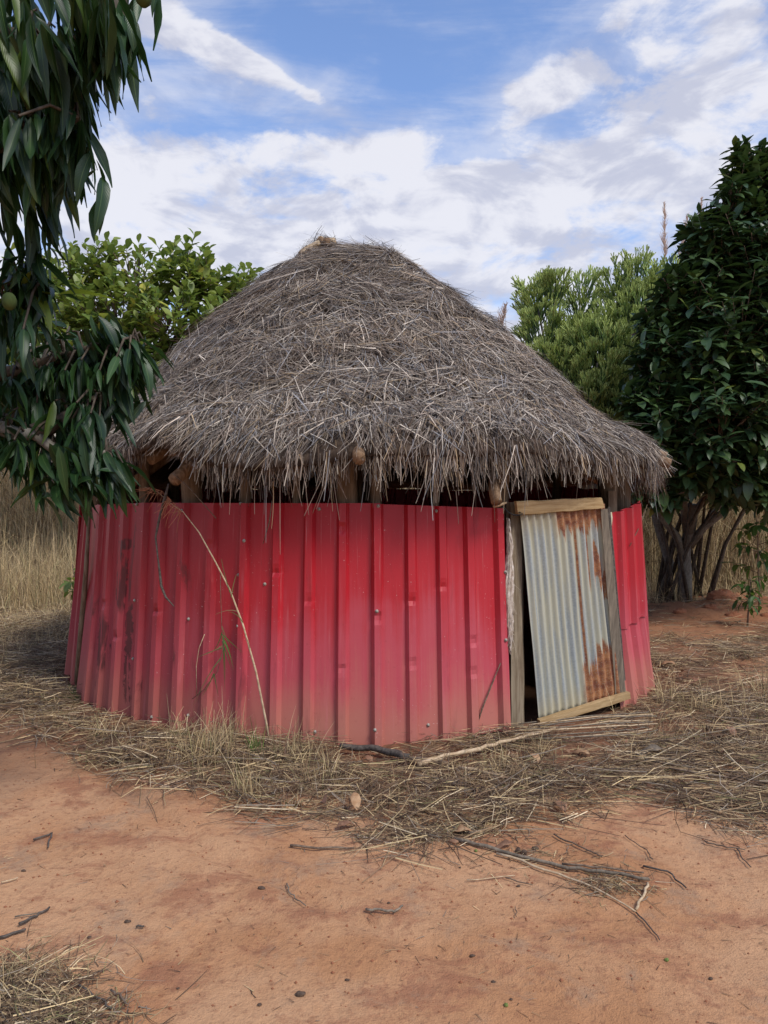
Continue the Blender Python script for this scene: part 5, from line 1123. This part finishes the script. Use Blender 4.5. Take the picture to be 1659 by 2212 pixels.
dleaf(770, 1762, .12, .1, .9, M_tanleaf, 'tan leaf standing on its tip at the front of the litter', 'ell', .03)
dleaf(728, 1795, .11, -.9, .3, M_dryleaf, 'crumpled purplish brown leaf lying at the litter edge')
dleaf(1163, 1668, .17, .2, .4, M_tanleaf, 'long tan leaf lying in the straw before the doorway', 'lance', .05)
dleaf(1170, 1738, .14, -1.3, .2, M_tanleaf, 'curled tan leaf on the dark litter right of centre')
dleaf(1220, 1762, .12, .2, .5, M_dryleaf, 'brown leaf near the litter edge right of the curled tan leaf')
dleaf(1440, 1645, .2, 1.4, .1, M_stile, 'large grey-brown leaf lying on the swathe at right', 'ell', .06)
dleaf(1275, 1640, .12, 1.1, .3, M_tanleaf, 'pale leaf on straw in front of the door')
dleaf(1020, 1806, .14, 1.3, .1, M_tanleaf, 'flat ochre leaf on the bare earth at the litter edge')
dleaf(1110, 1825, .14, 1.9, .1, M_dryleaf, 'thin curved brown leaf beside the long stalk start', 'lance')
dleaf(804, 1658, .11, .6, .4, M_dryleaf, 'reddish brown leaf under the dark grey branch', 'ell', .04)
dleaf(1234, 1690, .10, 1.0, .2, M_tanleaf, 'small tan leaf in the straw below the door')
dleaf(1588, 1606, .13, .0, .7, M_dryleaf, 'pinkish brown leaf standing in straw at far right', 'ell', .04)
dleaf(1460, 1450, .16, 1.2, .2, M_tanleaf, 'tan leaf on earth behind the dry tufts at right', 'ell', .05)
dleaf(1500, 1490, .14, -.6, .4, M_dryleaf, 'brown leaf among dry tufts right of the hut', 'ell', .05)
dleaf(1030, 1545, .09, .4, .1, M_tanleaf, 'tiny tan leaf at the foot of the red wall', 'ell', .04)
dleaf(1290, 1715, .12, 2.0, .2, M_dryleaf, 'dark leaf at the litter edge on the right')
dleaf(1540, 1700, .13, .7, .2, M_dryleaf, 'brown leaf on the far right litter')
dleaf(660, 1745, .10, 1.1, .2, M_tanleaf, 'small leaf at the litter edge left of the standing tan leaf')
def pod(x, y, r, mat, label, sq=(1.3, .8, .6), name='seed_pod', cat='seed pod'):
    r *= .78
    V, F = ball(gp(x, y, r * .35), r, sq, 9, 6, .22, int(x)); tag(obj(name, V, F, mat), label, cat)
pod(1120, 1839, .022, M_pod, 'dark shrivelled pod, left of a pair beside the long stalk', (.8, .7, 1))
pod(1133, 1842, .020, M_pod, 'dark shrivelled pod, right of a pair beside the long stalk', (.8, .7, 1))
pod(1156, 1831, .018, M_pod, 'small dark pod on a stem above the long stalk')
pod(981, 1822, .024, M_dryleaf, 'brown curled husk at the litter edge, centre')
pod(565, 1928, .014, M_pod, 'round dark husk on the path left of centre')
pod(276, 1991, .012, M_pod, 'brown nut lying on the left of the path')
pod(649, 2152, .017, M_pod, 'black clump lying at the bottom of the path')
pod(1120, 1914, .009, M_pod, 'small black seed below the long stalk')
pod(1020, 2063, .010, M_pod, 'small black seed low in the middle of the path')
pod(750, 2120, .008, M_pod, 'tiny black seed right of the black clump')
pod(51, 1886, .010, M_pod, 'dark seed on the path near the left edge')
pod(1140, 1905, .007, M_clod, 'tiny brown seed beside the small black one')
pod(1028, 1841, .010, M_nut, 'yellow-green nut beside the start of the long stalk', (1, 1, .8), 'green_nut', 'nut')
pod(115, 2141, .011, M_nut, 'bright green nut on the corner grass heap', (1, 1, .8), 'green_nut', 'nut')
pod(1440, 2072, .010, M_nut, 'small green nut low on the right of the path', (1, 1, .8), 'green_nut', 'nut')
pod(1093, 2180, .009, M_nut, 'green nut at the very bottom of the path', (1, 1, .8), 'green_nut', 'nut')
pod(172, 1628, .014, M_nut, 'yellowish nut at the left edge of the litter', (1, 1, .8), 'green_nut', 'nut')
rr = random.Random(5)
for i, (x, y, r, lb) in enumerate(((1508, 1300, .13, 'large red clod beside the tree trunk'), (1560, 1315, .16, 'broad red clod in the middle of the row beyond the litter'), (1600, 1296, .17, 'tallest red clod of the row right of the trunk'), (1640, 1310, .14, 'red clod at the right edge under the green plant'), (1535, 1325, .08, 'small red clod before the broad one'), (1585, 1335, .09, 'small red clod in front of the tallest one'), (1470, 1328, .08, 'small red clod left of the trunk foot'), (1655, 1335, .08, 'small red clod cut by the right edge'))):
    p = gp(x, y, -r * .15); V, F = ball(p, r, (1.25, .9, .75), 18, 12, .20, i); tag(obj('earth_clod', V, F, M_clod), lb, 'clod', 'red earth clods under the dark tree')
for i in range(8):
    x, y = rr.uniform(150, 1620), rr.uniform(1870, 2200); V, F = ball(gp(x, y, .003), rr.uniform(.004, .007), (1.2, 1, .6), 8, 5, .15, i); tag(obj('pebble', V, F, M_pod), 'small brown pebble lying loose on the bare red path', 'pebble', 'pebbles on the path')
scn.render.engine = 'CYCLES'
